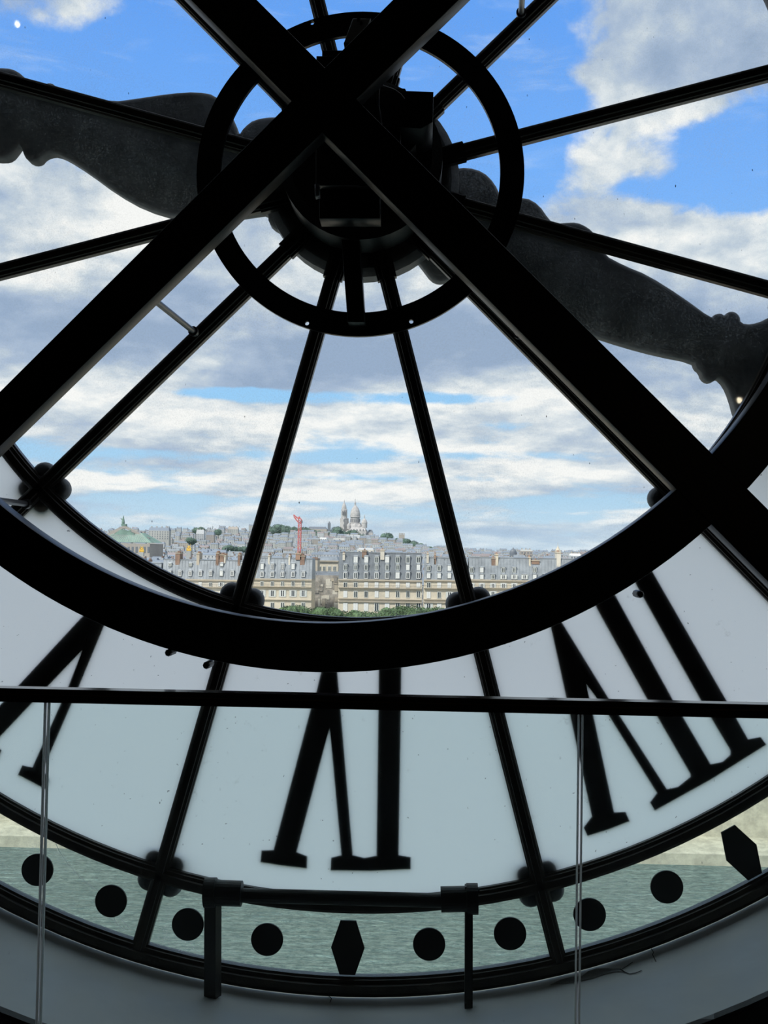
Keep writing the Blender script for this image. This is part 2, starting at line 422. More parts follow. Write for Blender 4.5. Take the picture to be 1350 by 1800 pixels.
# the opening is wider than the strip of wall below it: let the wall run on under the opening
wall = plate('wall_north', [[(-7, -.9), (7, -.9), (7, 8.0), (-7, 8.0)], circ(DC.x, DC.z, RO, 160)], YW + .02, .02, M['room'])
link('wall_north', wall, kind='structure')
mb = MB()
prof = [(0, 0), (.0, .795), (.30, .795), (.30, .045), (.02, .045), (.02, 0)]
ringpts = [dpt(RO, -360 * j / 160, YW - YD) for j in range(160)]
mb.sweep(ringpts, prof, M['plaster'], True)
reveal = build(mb, 'trim_1', smooth=False, kind='structure')
for p in reveal.data.polygons: p.use_smooth = True
m2 = reveal.modifiers.new('edges', 'EDGE_SPLIT'); m2.split_angle = R(40)
mb = MB(); mb.box((-7, -7, -.12), (7, 3.72, 0), M['floor']); build(mb, 'floor', kind='structure')
mb = MB(); mb.box((-7, 3.72, -.95), (7, YW, -.85), M['floor']); mb.box((-7, 3.66, -.95), (7, 3.72, -.121), M['room']); build(mb, 'trim_2', kind='structure')
mb = MB(); mb.box((-7, -7, 8.0), (7, YW + .8, 8.15), M['room']); build(mb, 'ceiling', kind='structure')
mb = MB(); mb.box((-7.15, -7, -.95), (-7, YW + .8, 8.15), M['room']); build(mb, 'wall_west', kind='structure')
mb = MB(); mb.box((7, -7, -.95), (7.15, YW + .8, 8.15), M['room']); build(mb, 'wall_east', kind='structure')
mb = MB(); mb.box((-7.15, -7.15, -.95), (7.15, -7, 8.15), M['room']); build(mb, 'wall_south', kind='structure')
# outer skin of the facade, so no daylight leaks around the reveal
link('wall_outer', plate('wall_outer', [[(-7.15, -30.4), (7.15, -30.4), (7.15, 9), (-7.15, 9)], circ(DC.x, DC.z, RO + .02, 160)], YD + .07, .06, M['cream']), kind='structure')

# peeled patch and cracks on the reveal, following its curve
def on_reveal(px, py, lift):
    lo, hi = 4.0, 5.2
    for _ in range(40):
        mid = (lo + hi) / 2; p = P(px, py, mid)
        if math.hypot(p.x - DC.x, p.z - DC.z) > RO - lift: hi = mid
        else: lo = mid
    return P(px, py, lo)
fl = [(967, 1731), (985, 1722), (1003, 1717), (1022, 1716), (1034, 1707), (1048, 1702), (1068, 1702), (1090, 1703), (1104, 1711), (1096, 1708), (1080, 1708), (1062, 1712), (1040, 1720), (1015, 1725), (990, 1729)]
mb = MB()
top = [on_reveal(a, b, .004) for a, b in fl]; bot = [on_reveal(a, b, .0005) for a, b in fl]
k = len(fl); c = sum(top, Vector()) / k
vs = [*top, *bot]; fs = [(i, (i + 1) % k, k + (i + 1) % k, k + i) for i in range(k)]
half = k // 2
for i in range(half): fs.append((i, i + 1, k - 2 - i, k - 1 - i)) if i + 1 < k - 2 - i else None
mb.geo(vs, fs, M['flake']); build(mb, 'peeled_patch', reveal, label='dark peeled flake of paint curling off the plaster')
for ln in ([(1094, 1703), (1105, 1696), (1112, 1691)], [(1090, 1703), (1099, 1709), (1107, 1712), (1118, 1710), (1128, 1706)], [(1146, 1661), (1145, 1668), (1149, 1674), (1147, 1678), (1153, 1690)],
           [(575, 1737), (579, 1742), (577, 1750), (583, 1755), (580, 1762)], [(620, 1745), (640, 1741), (655, 1738)]):
    mb = MB(); pp = [on_reveal(a, b, .004) for a, b in ln]
    for i in range(len(pp) - 1): mb.tube(pp[i], pp[i + 1], .0018, M['crack'], 5)
    build(mb, 'plaster_crack', reveal)

# ------------------------------------------------------------------ the clock dial
dial = empty('clock_dial', DC, label='giant round station clock dial of frosted and clear glass seen from behind', cat='clock')
# profiles of the iron glazing bars: wide flange at the glass, stepped ridge towards the room
def barprof(w, s=1.0):
    h = w / 2
    return [(-h, .02), (-h, -.018), (-h * .80, -.024), (-h * .78, -.034), (-h * .42, -.040), (-h * .38, -.056), (h * .38, -.056), (h * .42, -.040), (h * .78, -.034), (h * .80, -.024), (h, -.018), (h, .02)]
def ringbar(name, r0, r1, label=None):
    mb = MB(); rm = (r0 + r1) / 2
    mb.sweep([dpt(rm, 360 * j / 192) for j in range(192)], barprof(r1 - r0), M['bronze'], True)
    return build(mb, name, dial, label=label)
ringbar('glazing_ring', 1.948, 2.022, 'inner iron ring between clear and frosted glass')
ringbar('glazing_ring', 3.157, 3.230, 'middle iron ring outside the numerals')
ringbar('glazing_ring', 3.500, 3.588, 'outer iron rim against the plaster reveal')
SP = [15 + 30 * k_ for k_ in range(12)]
for a in SP:
    mb = MB()
    mb.sweep([dpt(.42, a), dpt(3.52, a)], barprof(.068), M['bronze'])
    mb.sweep([dpt(.33, a, -.005), dpt(.47, a, -.005)], barprof(.086), M['iron'])
    build(mb, 'glazing_bar', dial)
# panes: three zones, twelve sectors each
def pane(name, r0, r1, a0, a1, front, back, parent=None):
    n = 14; y0, y1 = -.004, .004; mb = MB()
    a = [a0 + (a1 - a0) * i / n for i in range(n + 1)]
    def pt(r, t, y):
        return dpt(r, t, y)
    for i in range(n):
        q = [pt(r0, a[i], y0), pt(r1, a[i], y0), pt(r1, a[i + 1], y0), pt(r0, a[i + 1], y0)]
        mb.face(q[::-1], back)
        q = [pt(r0, a[i], y1), pt(r1, a[i], y1), pt(r1, a[i + 1], y1), pt(r0, a[i + 1], y1)]
        mb.face(q, front)
        for r in (r0, r1):
            mb.face([pt(r, a[i], y0), pt(r, a[i + 1], y0), pt(r, a[i + 1], y1), pt(r, a[i], y1)], back)
    for t in (a0, a1): mb.face([pt(r0, t, y0), pt(r1, t, y0), pt(r1, t, y1), pt(r0, t, y1)], back)
    me = mb.mesh(name)
    return link(name, me, dial)
for a in SP:
    pane('clear_pane', .36, 1.975, a + .4, a + 29.6, M['clear'], M['edge'])
    pane('frosted_pane', 1.995, 3.185, a + .4, a + 29.6, M['frost'], M['edge'])
    pane('band_pane', 3.205, 3.53, a + .3, a + 29.7, M['band'], M['edge'])
# quatrefoil bosses outside the glass where bars and rings cross
def boss(r, a):
    mb = MB(); c = dpt(r, a, .056); lr = .052
    for k_ in range(4):
        t = R(a + 45 + 90 * k_); p = c + Vector((math.sin(t), 0, -math.cos(t))) * .068
        mb.lathe((p.x, p.y - .03, p.z), [(lr * .80, -.018), (lr, 0), (lr * 1.04, .02), (lr * .9, .045), (lr * .5, .062), (.002, .07)], M['hand'], 20, 'y')
    mb.lathe((c.x, c.y - .03, c.z), [(.06, -.02), (.06, .03), (.045, .07), (.03, .095), (.002, .10)], M['hand'], 20, 'y')
    build(mb, 'quatrefoil_boss', dial, smooth=True)
for a in SP:
    for r in (1.985, 3.193): boss(r, a)
# minute markers
def marker(a, hexa):
    c = dpt(3.378 if hexa else 3.372, a)
    if hexa:
        t = R(a); ex = Vector((math.cos(t), math.sin(t))); ey = Vector((math.sin(t), -math.cos(t)))
        lp = [(c.x + ex.x * u + ey.x * v, c.z + ex.y * u + ey.y * v) for u, v in ((-.034, -.116), (.034, -.116), (.073, 0), (.034, .116), (-.034, .116), (-.073, 0))]
    else: lp = circ(c.x, c.z, .070, 40)
    me = plate('minute_marker', [lp], YD - .010, .005, M['marker'])
    link('minute_marker', me, dial)
for k_ in range(-9, 10):
    marker(6 * k_, k_ % 5 == 0)
# numerals: cut metal just outside the frosted panes
YN = YD + .011
def numeral(loops, label):
    mb_me = [plate('numeral', [pxloop(l, YN)], YN, .005, M['marker']) for l in loops]
    bm = bmesh.new()
    for me in mb_me: bm.from_mesh(me)
    me = bpy.data.meshes.new('numeral'); bm.to_mesh(me); bm.free(); me.materials.append(M['marker'])
    link('numeral', me, dial, label=label)
numeral([[(457.8, 1514.4), (498, 1521), (540, 1525.5), (540.4, 1504), (521.8, 1496.7), (579.6, 1278.9), (600, 1502), (582.2, 1506.7), (581, 1529), (653, 1530), (722.2, 1526.7), (722, 1505.6), (701, 1502),
          (705, 1244), (706, 1140), (716, 1134), (716, 1119), (656, 1119), (656, 1134), (666, 1140), (665.6, 1191), (661.8, 1503), (641, 1507), (620.4, 1502), (598.9, 1244.4), (588.5, 1128), (577, 1128), (556.7, 1214), (546.7, 1244), (481, 1493), (460, 1493.8)]],
        'black six numeral seen reversed, upside down')
numeral([[(1025.2, 1453.5), (1032, 1468.6), (1070, 1457), (1106.6, 1442.5), (1099.2, 1426), (1079.2, 1427), (1041.7, 1252), (1029.9, 1201.4), (1066.3, 1252), (1154, 1393), (1141.7, 1409.6), (1150.5, 1424.2), (1250, 1369), (1346.7, 1308.2),
          (1336.3, 1294.5), (1314.3, 1298.7), (1276, 1230), (1152.2, 1014.4), (1114, 946), (1085, 966), (1121.3, 1034.4), (1230, 1228.6), (1247, 1257.6), (1282.8, 1317.8), (1282.8, 1326), (1269, 1338.4), (1248.6, 1342.5),
          (1181.2, 1227.5), (1086.9, 1056.2), (1052, 992), (1020, 1012), (1051.3, 1074.3), (1135.9, 1226.8), (1212.4, 1359), (1213, 1364.4), (1191, 1382.2), (1171.8, 1386.3), (1067.7, 1224), (994.3, 1104.5), (974, 1072), (961, 1074), (970.7, 1115.4), (994.3, 1223.2), (1039.7, 1434.3)]],
        'black seven numeral seen reversed, tilted')
numeral([[(140, 1088.9), (198, 1029), (214, 1029), (180, 1109), (139, 1207.8), (76.7, 1352), (87.8, 1370), (81, 1386.7), (32.2, 1361), (40, 1344.4), (57.8, 1348), (120, 1207.8), (145.6, 1142.2), (83.3, 1207.8), (0, 1295.6), (-12, 1308), (4, 1318), (-3, 1333), (-96, 1285), (-88, 1268), (-62, 1296), (-58, 1300), (-52, 1288), (0, 1240), (31, 1206.7)]],
        'black five numeral seen reversed, cut off at left')

for ln in ([(97, 1480), (104, 1496), (120, 1520), (140, 1541), (160, 1557), (176, 1568)], [(199, 1610), (204, 1622), (212, 1630), (219, 1634)], [(210, 1609), (217, 1621), (227, 1631)]):
    mb = MB()
    for q in range(len(ln) - 1): mb.tube(P(*ln[q], YD - .008), P(*ln[q + 1], YD - .008), .0012, M['frost'], 5)
    build(mb, 'pale_line', dial)  # thin pale curved lines just in front of the band glass

# ------------------------------------------------------------------ hub, mounting ring and motor in the middle of the dial
mv = empty('clock_movement', DC + Vector((0, -.2, -.35)), label='black clock movement and hub with a flat mounting ring at dial centre', cat='clockwork')
mb = MB(); c = P(638, 304, YD - .1)
mb.lathe((DC.x + .01, YD - .16, DC.z), [(.30, -.12), (.345, -.10), (.345, .12), (.325, .15)], M['iron'], 48, 'y'); build(mb, 'hub', mv, smooth=False)
mb = MB(); mb.lathe((DC.x, YD + .02, DC.z), [(.40, -.01), (.435, .01), (.435, .12), (.40, .15), (.2, .17)], M['hand'], 48, 'y'); build(mb, 'outer_disc', mv, label='grey weathered disc outside the glass')
rc = P(632.5, 306, YD - .09)
holes = [(540, 569), (723, 566), (549, 42)]
me = plate('mounting_ring', [circ(rc.x, rc.z, .716, 120), circ(rc.x, rc.z, .612, 120)] + [circ(P(a, b, YD - .09).x, P(a, b, YD - .09).z, .0095, 12) for a, b in holes], YD - .09, .012, M['iron_side'])
link('mounting_ring', me, mv)
def pbox(parent, name, pts, y0, y1, mat, label=None):
    me = plate(name, [pxloop(pts, y0)], (y0 + y1) / 2, (y1 - y0) / 2, mat, .004, 1)
    return link(name, me, parent, label=label)
pbox(mv, 'arm', [(598, 396), (630, 396), (641, 566), (611, 566)], 4.78, 4.93, M['iron_side'])
pbox(mv, 'arm', [(620, 32), (652, 32), (634, 76), (604, 76)], 4.84, 4.87, M['plate'], 'bare grey metal end of the upper arm')
mb = MB()
for a, b in ((630, 35), (635, 41)):
    p = P(a, b, 4.835); mb.lathe((p.x, p.y, p.z), [(.006, -.006), (.006, .006)], M['iron'], 10, 'y')
build(mb, 'screw', mv)
pbox(mv, 'arm', [(604, 74), (640, 74), (660, 200), (620, 200)], 4.70, 4.90, M['iron'])
pbox(mv, 'bracket_plate', [(566, 88), (640, 88), (640, 110), (566, 110)], 4.62, 4.80, M['iron_side'])
pbox(mv, 'bracket_plate', [(556, 98), (660, 98), (660, 150), (556, 150)], 4.45, 4.62, M['iron_side'])
pbox(mv, 'gear_housing', [(555, 170), (704, 170), (704, 326), (555, 326)], 4.45, 4.62, M['iron'])
pbox(mv, 'gear_housing', [(561, 322), (668, 322), (668, 384), (561, 384)], 4.50, 4.62, M['iron_side'])
pbox(mv, 'motor_box', [(662, 157), (762, 161), (761, 214), (740, 226), (662, 222)], 4.42, 4.72, M['iron_side'])
pbox(mv, 'motor_bracket', [(665, 215), (748, 220), (735, 250), (700, 290), (660, 290)], 4.60, 4.78, M['iron'])
pbox(mv, 'bracket_plate', [(668, 152), (712, 155), (716, 163), (668, 163)], 4.5, 4.56, M['iron'])
pbox(mv, 'terminal', [(553, 323), (561, 323), (562, 344), (554, 346)], 4.42, 4.46, M['plate'], 'small pale metal terminal')
cu = [(671, 150), (680, 153), (694, 158), (705, 166), (711, 174)]
mb = MB()
for i in range(4): mb.tube(P(*cu[i], 4.38), P(*cu[i + 1], 4.38), .003, M['rod'], 6)
cu = [(667, 155), (666, 185), (669, 205), (671, 219)]
for i in range(3): mb.tube(P(*cu[i], 4.38), P(*cu[i + 1], 4.38), .003, M['rod'], 6)
build(mb, 'cable', mv)
mb = MB(); mb.tube(P(638, 304, 4.32), P(638, 304, YD + .45), .05, M['iron'], 16); build(mb, 'spindle', mv)

# ------------------------------------------------------------------ the hands, hollow metal, outside the glass
YH = YD + .36
def hand(loops, label, y):
    me = plate('clock_hand', [smooth_loop(pxloop(loops, y - .05), 1)], y, .055, M['hand'], .026, 4)
    for p in me.polygons: p.use_smooth = True
    o = link('clock_hand', me, label=label, cat='clock hand')
    return o
hand([(600, 250), (560, 215), (520, 205), (480, 203), (446, 208), (428, 222), (419, 236), (416, 222), (402, 190), (378, 165), (345, 159), (300, 162), (240, 171), (196, 177), (150, 165), (104, 156), (97, 150), (90, 144), (80, 144), (74, 152), (60, 150), (44, 136),
      (28, 122), (10, 117), (-20, 118), (-60, 100), (-120, 60), (-210, -10), (-300, 60), (-330, 180), (-220, 240), (-100, 262), (-30, 275), (0, 278), (14, 274), (24, 262), (30, 253), (36, 256), (39, 268), (44, 278), (54, 283), (66, 281), (72, 273), (82, 268), (94, 267), (112, 274), (150, 298), (200, 335), (250, 363), (310, 381), (380, 385), (440, 375),
      (470, 371), (471, 390), (484, 402), (500, 406), (510, 416), (524, 418), (545, 410), (600, 380), (640, 330)],
     'grey clock hand reaching up left past the frame edge, scalloped collar', YD + .37)
hand([(640, 320), (660, 270), (720, 260), (760, 290), (772, 322), (779, 306), (796, 295), (822, 292), (850, 300), (870, 320), (882, 346), (890, 358), (902, 350), (925, 345), (948, 358), (966, 384), (976, 392), (992, 390), (1015, 389), (1034, 398), (1046, 409), (1062, 446), (1100, 466), (1140, 482), (1200, 520), (1253, 559),
      (1256, 552), (1268, 549), (1276, 554), (1281, 547), (1292, 546), (1302, 554), (1304, 567), (1322, 569), (1345, 562), (1380, 540), (1440, 520), (1560, 560), (1640, 680), (1560, 760), (1440, 790), (1350, 830), (1310, 760), (1296, 730), (1288, 700), (1278, 676), (1264, 662),
      (1258, 669), (1248, 671), (1238, 664), (1234, 652), (1226, 646), (1222, 634), (1160, 622), (1100, 606), (1035, 585), (960, 560), (880, 510), (820, 470), (800, 485), (785, 492), (770, 494), (757, 488), (745, 472), (732, 455), (716, 452), (700, 462), (680, 440), (650, 380)],
     'grey clock hand sloping down right, lobed upper edge and round knobs', YD + .25)

# ------------------------------------------------------------------ steel cross and great ring in the plane of the wall
fr = empty('steel_cross_frame', (DC.x, YW - .02, DC.z - 3.4), label='black steel cross of two flat beams over a great ring before the dial', cat='frame')
YF = 4.13
def beam(pts, y0, y1):
    me = plate('beam', [pxloop(pts, YF)], (y0 + y1) / 2, (y1 - y0) / 2, M['iron_side'], .003, 1); link('beam', me, fr)
beam([(-700, 1386), (-640, 1404), (0, 784), (569, 230), (805, 1), (1830, -1010), (1765, -1075), (690, 0), (0, 688)], YF, YF + .10)
beam([(-640, -1008), (-560, -1012), (452, 0), (1350, 895), (1810, 1353), (1712, 1386), (1350, 1022), (336, 0)], YF + .001, YF + .101)
bc = P(575, 190, YF)
link('ring_beam', plate('ring_beam', [circ(bc.x, bc.z, 1003 * YF / F, 200), circ(bc.x, bc.z, 917 * YF / F, 200)], YF + .054, .05, M['iron_side'], .003, 1), fr)
for a, b, t in ((366, 1168, 12), (1122, 1044, -36), (300, 1146, 16)):
    p = P(a, b, YF + .05); mb = MB()
    mb.lathe((p.x, p.y - .045, p.z), [(.011, 0), (.014, .01), (.014, .09)], M['iron_side'], 8, 'y')
    build(mb, 'bolt', fr)
# tie rods from the frame back to the glazing bars
for (a, b), (c_, d_) in (((342, 584), (262, 520)), ((916, 24), (921, -60)), ((48, 886), (-60, 872)), ((912, 588), (880, 540))):
    mb = MB(); p0, p1 = P(a, b, YD - .058), P(c_, d_, YF + .12)
    mb.tube(p0, p1, .013, M['rod'], 12); d = (p1 - p0).normalized()
    mb.tube(p0, p0 + d * .03, .022, M['rod'], 12)
    build(mb, 'tie_rod', fr)

# ------------------------------------------------------------------ pipe rail standing on the reveal
pr = empty('pipe_rail', on_reveal(600, 1742, .0), label='low black pipe rail on two posts standing on the plaster reveal', cat='rail')
YP = 4.86
mb = MB(); mb.tube(P(392, 1573, YP), P(812, 1584, YP), .030, M['iron'], 20); build(mb, 'pipe', pr, smooth=False)
for (a, b, c_, d_) in ((374, 1569, 425, 1571), (775, 1581, 826, 1580)):
    mb = MB(); mb.tube(P(a, b, YP), P(c_, d_, YP), .053, M['iron'], 24)
    e = (a, b) if a < 500 else (c_, d_); q = 1 if a < 500 else -1
    mb.tube(P(e[0] - 14 * q, e[1], YP), P(e[0] + 6 * q, e[1], YP), .062 if q > 0 else .064, M['iron'], 24)
    build(mb, 'clamp', pr)
def post(x0, x1, yt, yb, twist):
    a, b = P(x0, yt, YP - .03), P(x1, yt, YP - .03); bt = P(x0, yb, YP - .03)
    w = (b.x - a.x); mb = MB(); z1 = a.z; cx = (a.x + b.x) / 2
    zb = DC.z - math.sqrt(RO ** 2 - (bt.x - DC.x) ** 2) + .0
    for s_ in (0,):
        co = [(-w / 2, -.022), (w / 2, -.022), (w / 2, .022), (-w / 2, .022)]
        ct, st = math.cos(twist), math.sin(twist)
        pts = [(x * ct - y * st, x * st + y * ct) for x, y in co]
        vs = [(cx + x + (bt.x - a.x), YP + y, zb) for x, y in pts] + [(cx + x, YP + y, z1) for x, y in pts]
        mb.geo(vs, [(0, 3, 2, 1), (4, 5, 6, 7), (0, 1, 5, 4), (1, 2, 6, 5), (2, 3, 7, 6), (3, 0, 4, 7)], M['iron'])
    build(mb, 'post', pr)
post(360, 384, 1585, 1730, R(-24)); post(817.5, 831.5, 1560, 1743, 0)
mb = MB(); mb.tube(P(838, 1560, YP), P(838, 1602, YP), .008, M['iron'], 8); mb.tube(P(828, 1566, YP), P(843, 1566, YP), .012, M['iron'], 8); build(mb, 'bolt', pr)

# ------------------------------------------------------------------ glass barrier with bronze handrail
YB = 3.62
br = empty('glass_barrier', (P(675, 1243, YB).x, YB, 0.0), label='green tinted glass barrier with a dark bronze handrail across the view', cat='barrier')
zt = P(675, 1222, YB).z; zb = P(675, 1246, YB).z
xl, xr = -3.2, 3.4
mb = MB()
h = (zt - zb)
prof = [(-.030, 0), (-.034, .1), (-.034, .90), (-.030, 1.0), (.030, 1.0), (.034, .90), (.034, .1), (.030, 0)]
for i in range(len(prof)):
    a, b = prof[i], prof[(i + 1) % len(prof)]
    mb.face([(xl, YB + a[0], zb + a[1] * h), (xr, YB + a[0], zb + a[1] * h), (xr, YB + b[0], zb + b[1] * h), (xl, YB + b[0], zb + b[1] * h)], M['rail'])
for x in (xl, xr): mb.face([(x, YB + a[0], zb + a[1] * h) for a in prof], M['rail'])
build(mb, 'handrail', br, label='dark bronze handrail')
mb = MB(); mb.box((xl, YB - .037, zb + h * .55), (xr, YB - .0338, zb + h * .63), M['groove']); build(mb, 'groove', br)
g1, g2 = P(76, 1500, YB).x, P(1018, 1500, YB).x
def gpanel(x0, x1):
    mb = MB(); y0, y1 = YB - .007, YB + .007; z0, z1 = 0.0, zb + .004
    mb.face([(x0, y0, z0), (x1, y0, z0), (x1, y0, z1), (x0, y0, z1)], M['barrier']); mb.face([(x0, y1, z0), (x0, y1, z1), (x1, y1, z1), (x1, y1, z0)], M['barrier'])
    for x in (x0, x1): mb.face([(x, y0, z0), (x, y1, z0), (x, y1, z1), (x, y0, z1)], M['gedge'])
    mb.face([(x0, y0, z1), (x1, y0, z1), (x1, y1, z1), (x0, y1, z1)], M['gedge']); mb.face([(x0, y0, z0), (x0, y1, z0), (x1, y1, z0), (x1, y0, z0)], M['gedge'])
    p = build(mb, 'glass_panel', br)
    for x in (x0, x1):                        # ground, polished edge catching the light
        mb = MB(); mb.box((x - .0022, y0 - .0015, z0), (x + .0022, y1 + .0015, z1), M['frost']); build(mb, 'polished_edge', p)
gap = .006
for x0, x1 in ((xl, g1 - gap), (g1 + gap, g2 - gap), (g2 + gap, xr)): gpanel(x0, x1)
mb = MB(); mb.box((xl, YB - .03, -.04), (xr, YB + .03, .035), M['rail']); build(mb, 'base_channel', br)

# ------------------------------------------------------------------ outside: ground, river, far bank, hill
GZ = EYE.z - 32.0
WZ = GZ - 6.5
mb = MB(); mb.box((-400, 12, WZ - 3), (400, 144, WZ), M['water']); build(mb, 'river', kind='structure')
mb = MB(); mb.box((-400, 5.3, WZ - 3), (400, 12, GZ), M['quay']); build(mb, 'quay_near', kind='structure')
mb = MB()
mb.box((-400, 144, WZ - 3), (400, 153, WZ + 1.4), M['quay']); mb.box((-400, 153, WZ - 3), (400, 155, GZ + 1.0), M['quay'])
build(mb, 'quay_far', kind='structure')
mb = MB(); mb.box((-500, 155, GZ - 3), (500, 384, GZ), M['sand']); build(mb, 'garden_ground', kind='structure')

RIDGE = [(-400, 935), (150, 940), (260, 938), (330, 937), (420, 938), (470, 934), (510, 930), (545, 932), (600, 938), (650, 940), (690, 950), (730, 960), (770, 972), (850, 976), (1000, 980), (1500, 982)]
def ridge_z(x):
    """height of the ridge over the street at cross position x (metres at 3250 m)"""
    px = 675 + (x / 3250 + math.tan(YAW) * -1) * F * 1.0
    for i in range(len(RIDGE) - 1):
        if RIDGE[i][0] <= px <= RIDGE[i + 1][0]:
            t = (px - RIDGE[i][0]) / (RIDGE[i + 1][0] - RIDGE[i][0]); t = t * t * (3 - 2 * t)
            py = RIDGE[i][1] * (1 - t) + RIDGE[i + 1][1] * t
            return P(px, py, 3250).z - GZ
    return 6
def terrain(x, y):
    t = min(1, max(0, (y - 1300) / (3250 - 1300))); t = t ** 1.6
    X = x * 3250 / max(y, 1)
    return GZ + max(0, ridge_z(X)) * t
mb = MB(); nx, ny = 60, 40
vs = []
for j in range(ny + 1):
    y = 384 + (3500 - 384) * j / ny
    for i in range(nx + 1):
        x = (-.55 + 1.1 * i / nx) * y
        vs.append((x, y, terrain(x, min(y, 3250)) - (0 if y <= 3250 else 8)))
mb.geo(vs, [(j * (nx + 1) + i, j * (nx + 1) + i + 1, (j + 1) * (nx + 1) + i + 1, (j + 1) * (nx + 1) + i) for j in range(ny) for i in range(nx)], M['hill'])
build(mb, 'city_ground', kind='structure', smooth=True)

# ---- apartment blocks along the far street (400 m)
YA = 400.0
S = YA / F                                    # metres per photo pixel there
WIN = {}
def win_mesh(kind, w, h):
    key = (kind, round(w, 2), round(h, 2))
    if key in WIN: return WIN[key]
    mb = MB()
    if kind == 'closed':
        mb.box((-w / 2, -.14, 0), (w / 2, 0, h), M['shut'])
        mb.box((-w / 2 + .08, -.17, .1), (-.04, -.141, h - .1), M['white']); mb.box((.04, -.17, .1), (w / 2 - .08, -.141, h - .1), M['white'])
    else:
        fm = M['white'] if kind != 'plain' else M['shut']
        mb.box((-w / 2 + .15, -.05, .1), (w / 2 - .15, 0, h - .1), M['dark'])
        for x0, x1, z0, z1 in ((-w / 2, -w / 2 + .2, 0, h), (w / 2 - .2, w / 2, 0, h), (-w / 2 + .2, w / 2 - .2, 0, .18), (-w / 2 + .2, w / 2 - .2, h - .22, h), (-.09, .09, .18, h - .22)):
            mb.box((x0, -.16, z0), (x1, 0, z1), fm)
        if kind == 'shutters':
            for s_ in (-1, 1):
                x0, x1 = sorted((s_ * w / 2, s_ * (w / 2 + w * .42))); mb.box((x0, -.12, 0), (x1, -.02, h), M['shut'])
    WIN[key] = mb.mesh('window_' + kind); return WIN[key]
def place_mesh(name, me, loc, parent, **kw):
    o = bpy.data.objects.new(name, me); COL.objects.link(o); o.parent = parent; o.location = Vector(loc) - WLOC[parent.name]; WLOC[o.name] = Vector(loc)
    return tag(o, **kw)
def zat(py, Y=YA, px=675): return P(px, py, Y).z
def xat(px, py=1020, Y=YA): return P(px, py, Y).x

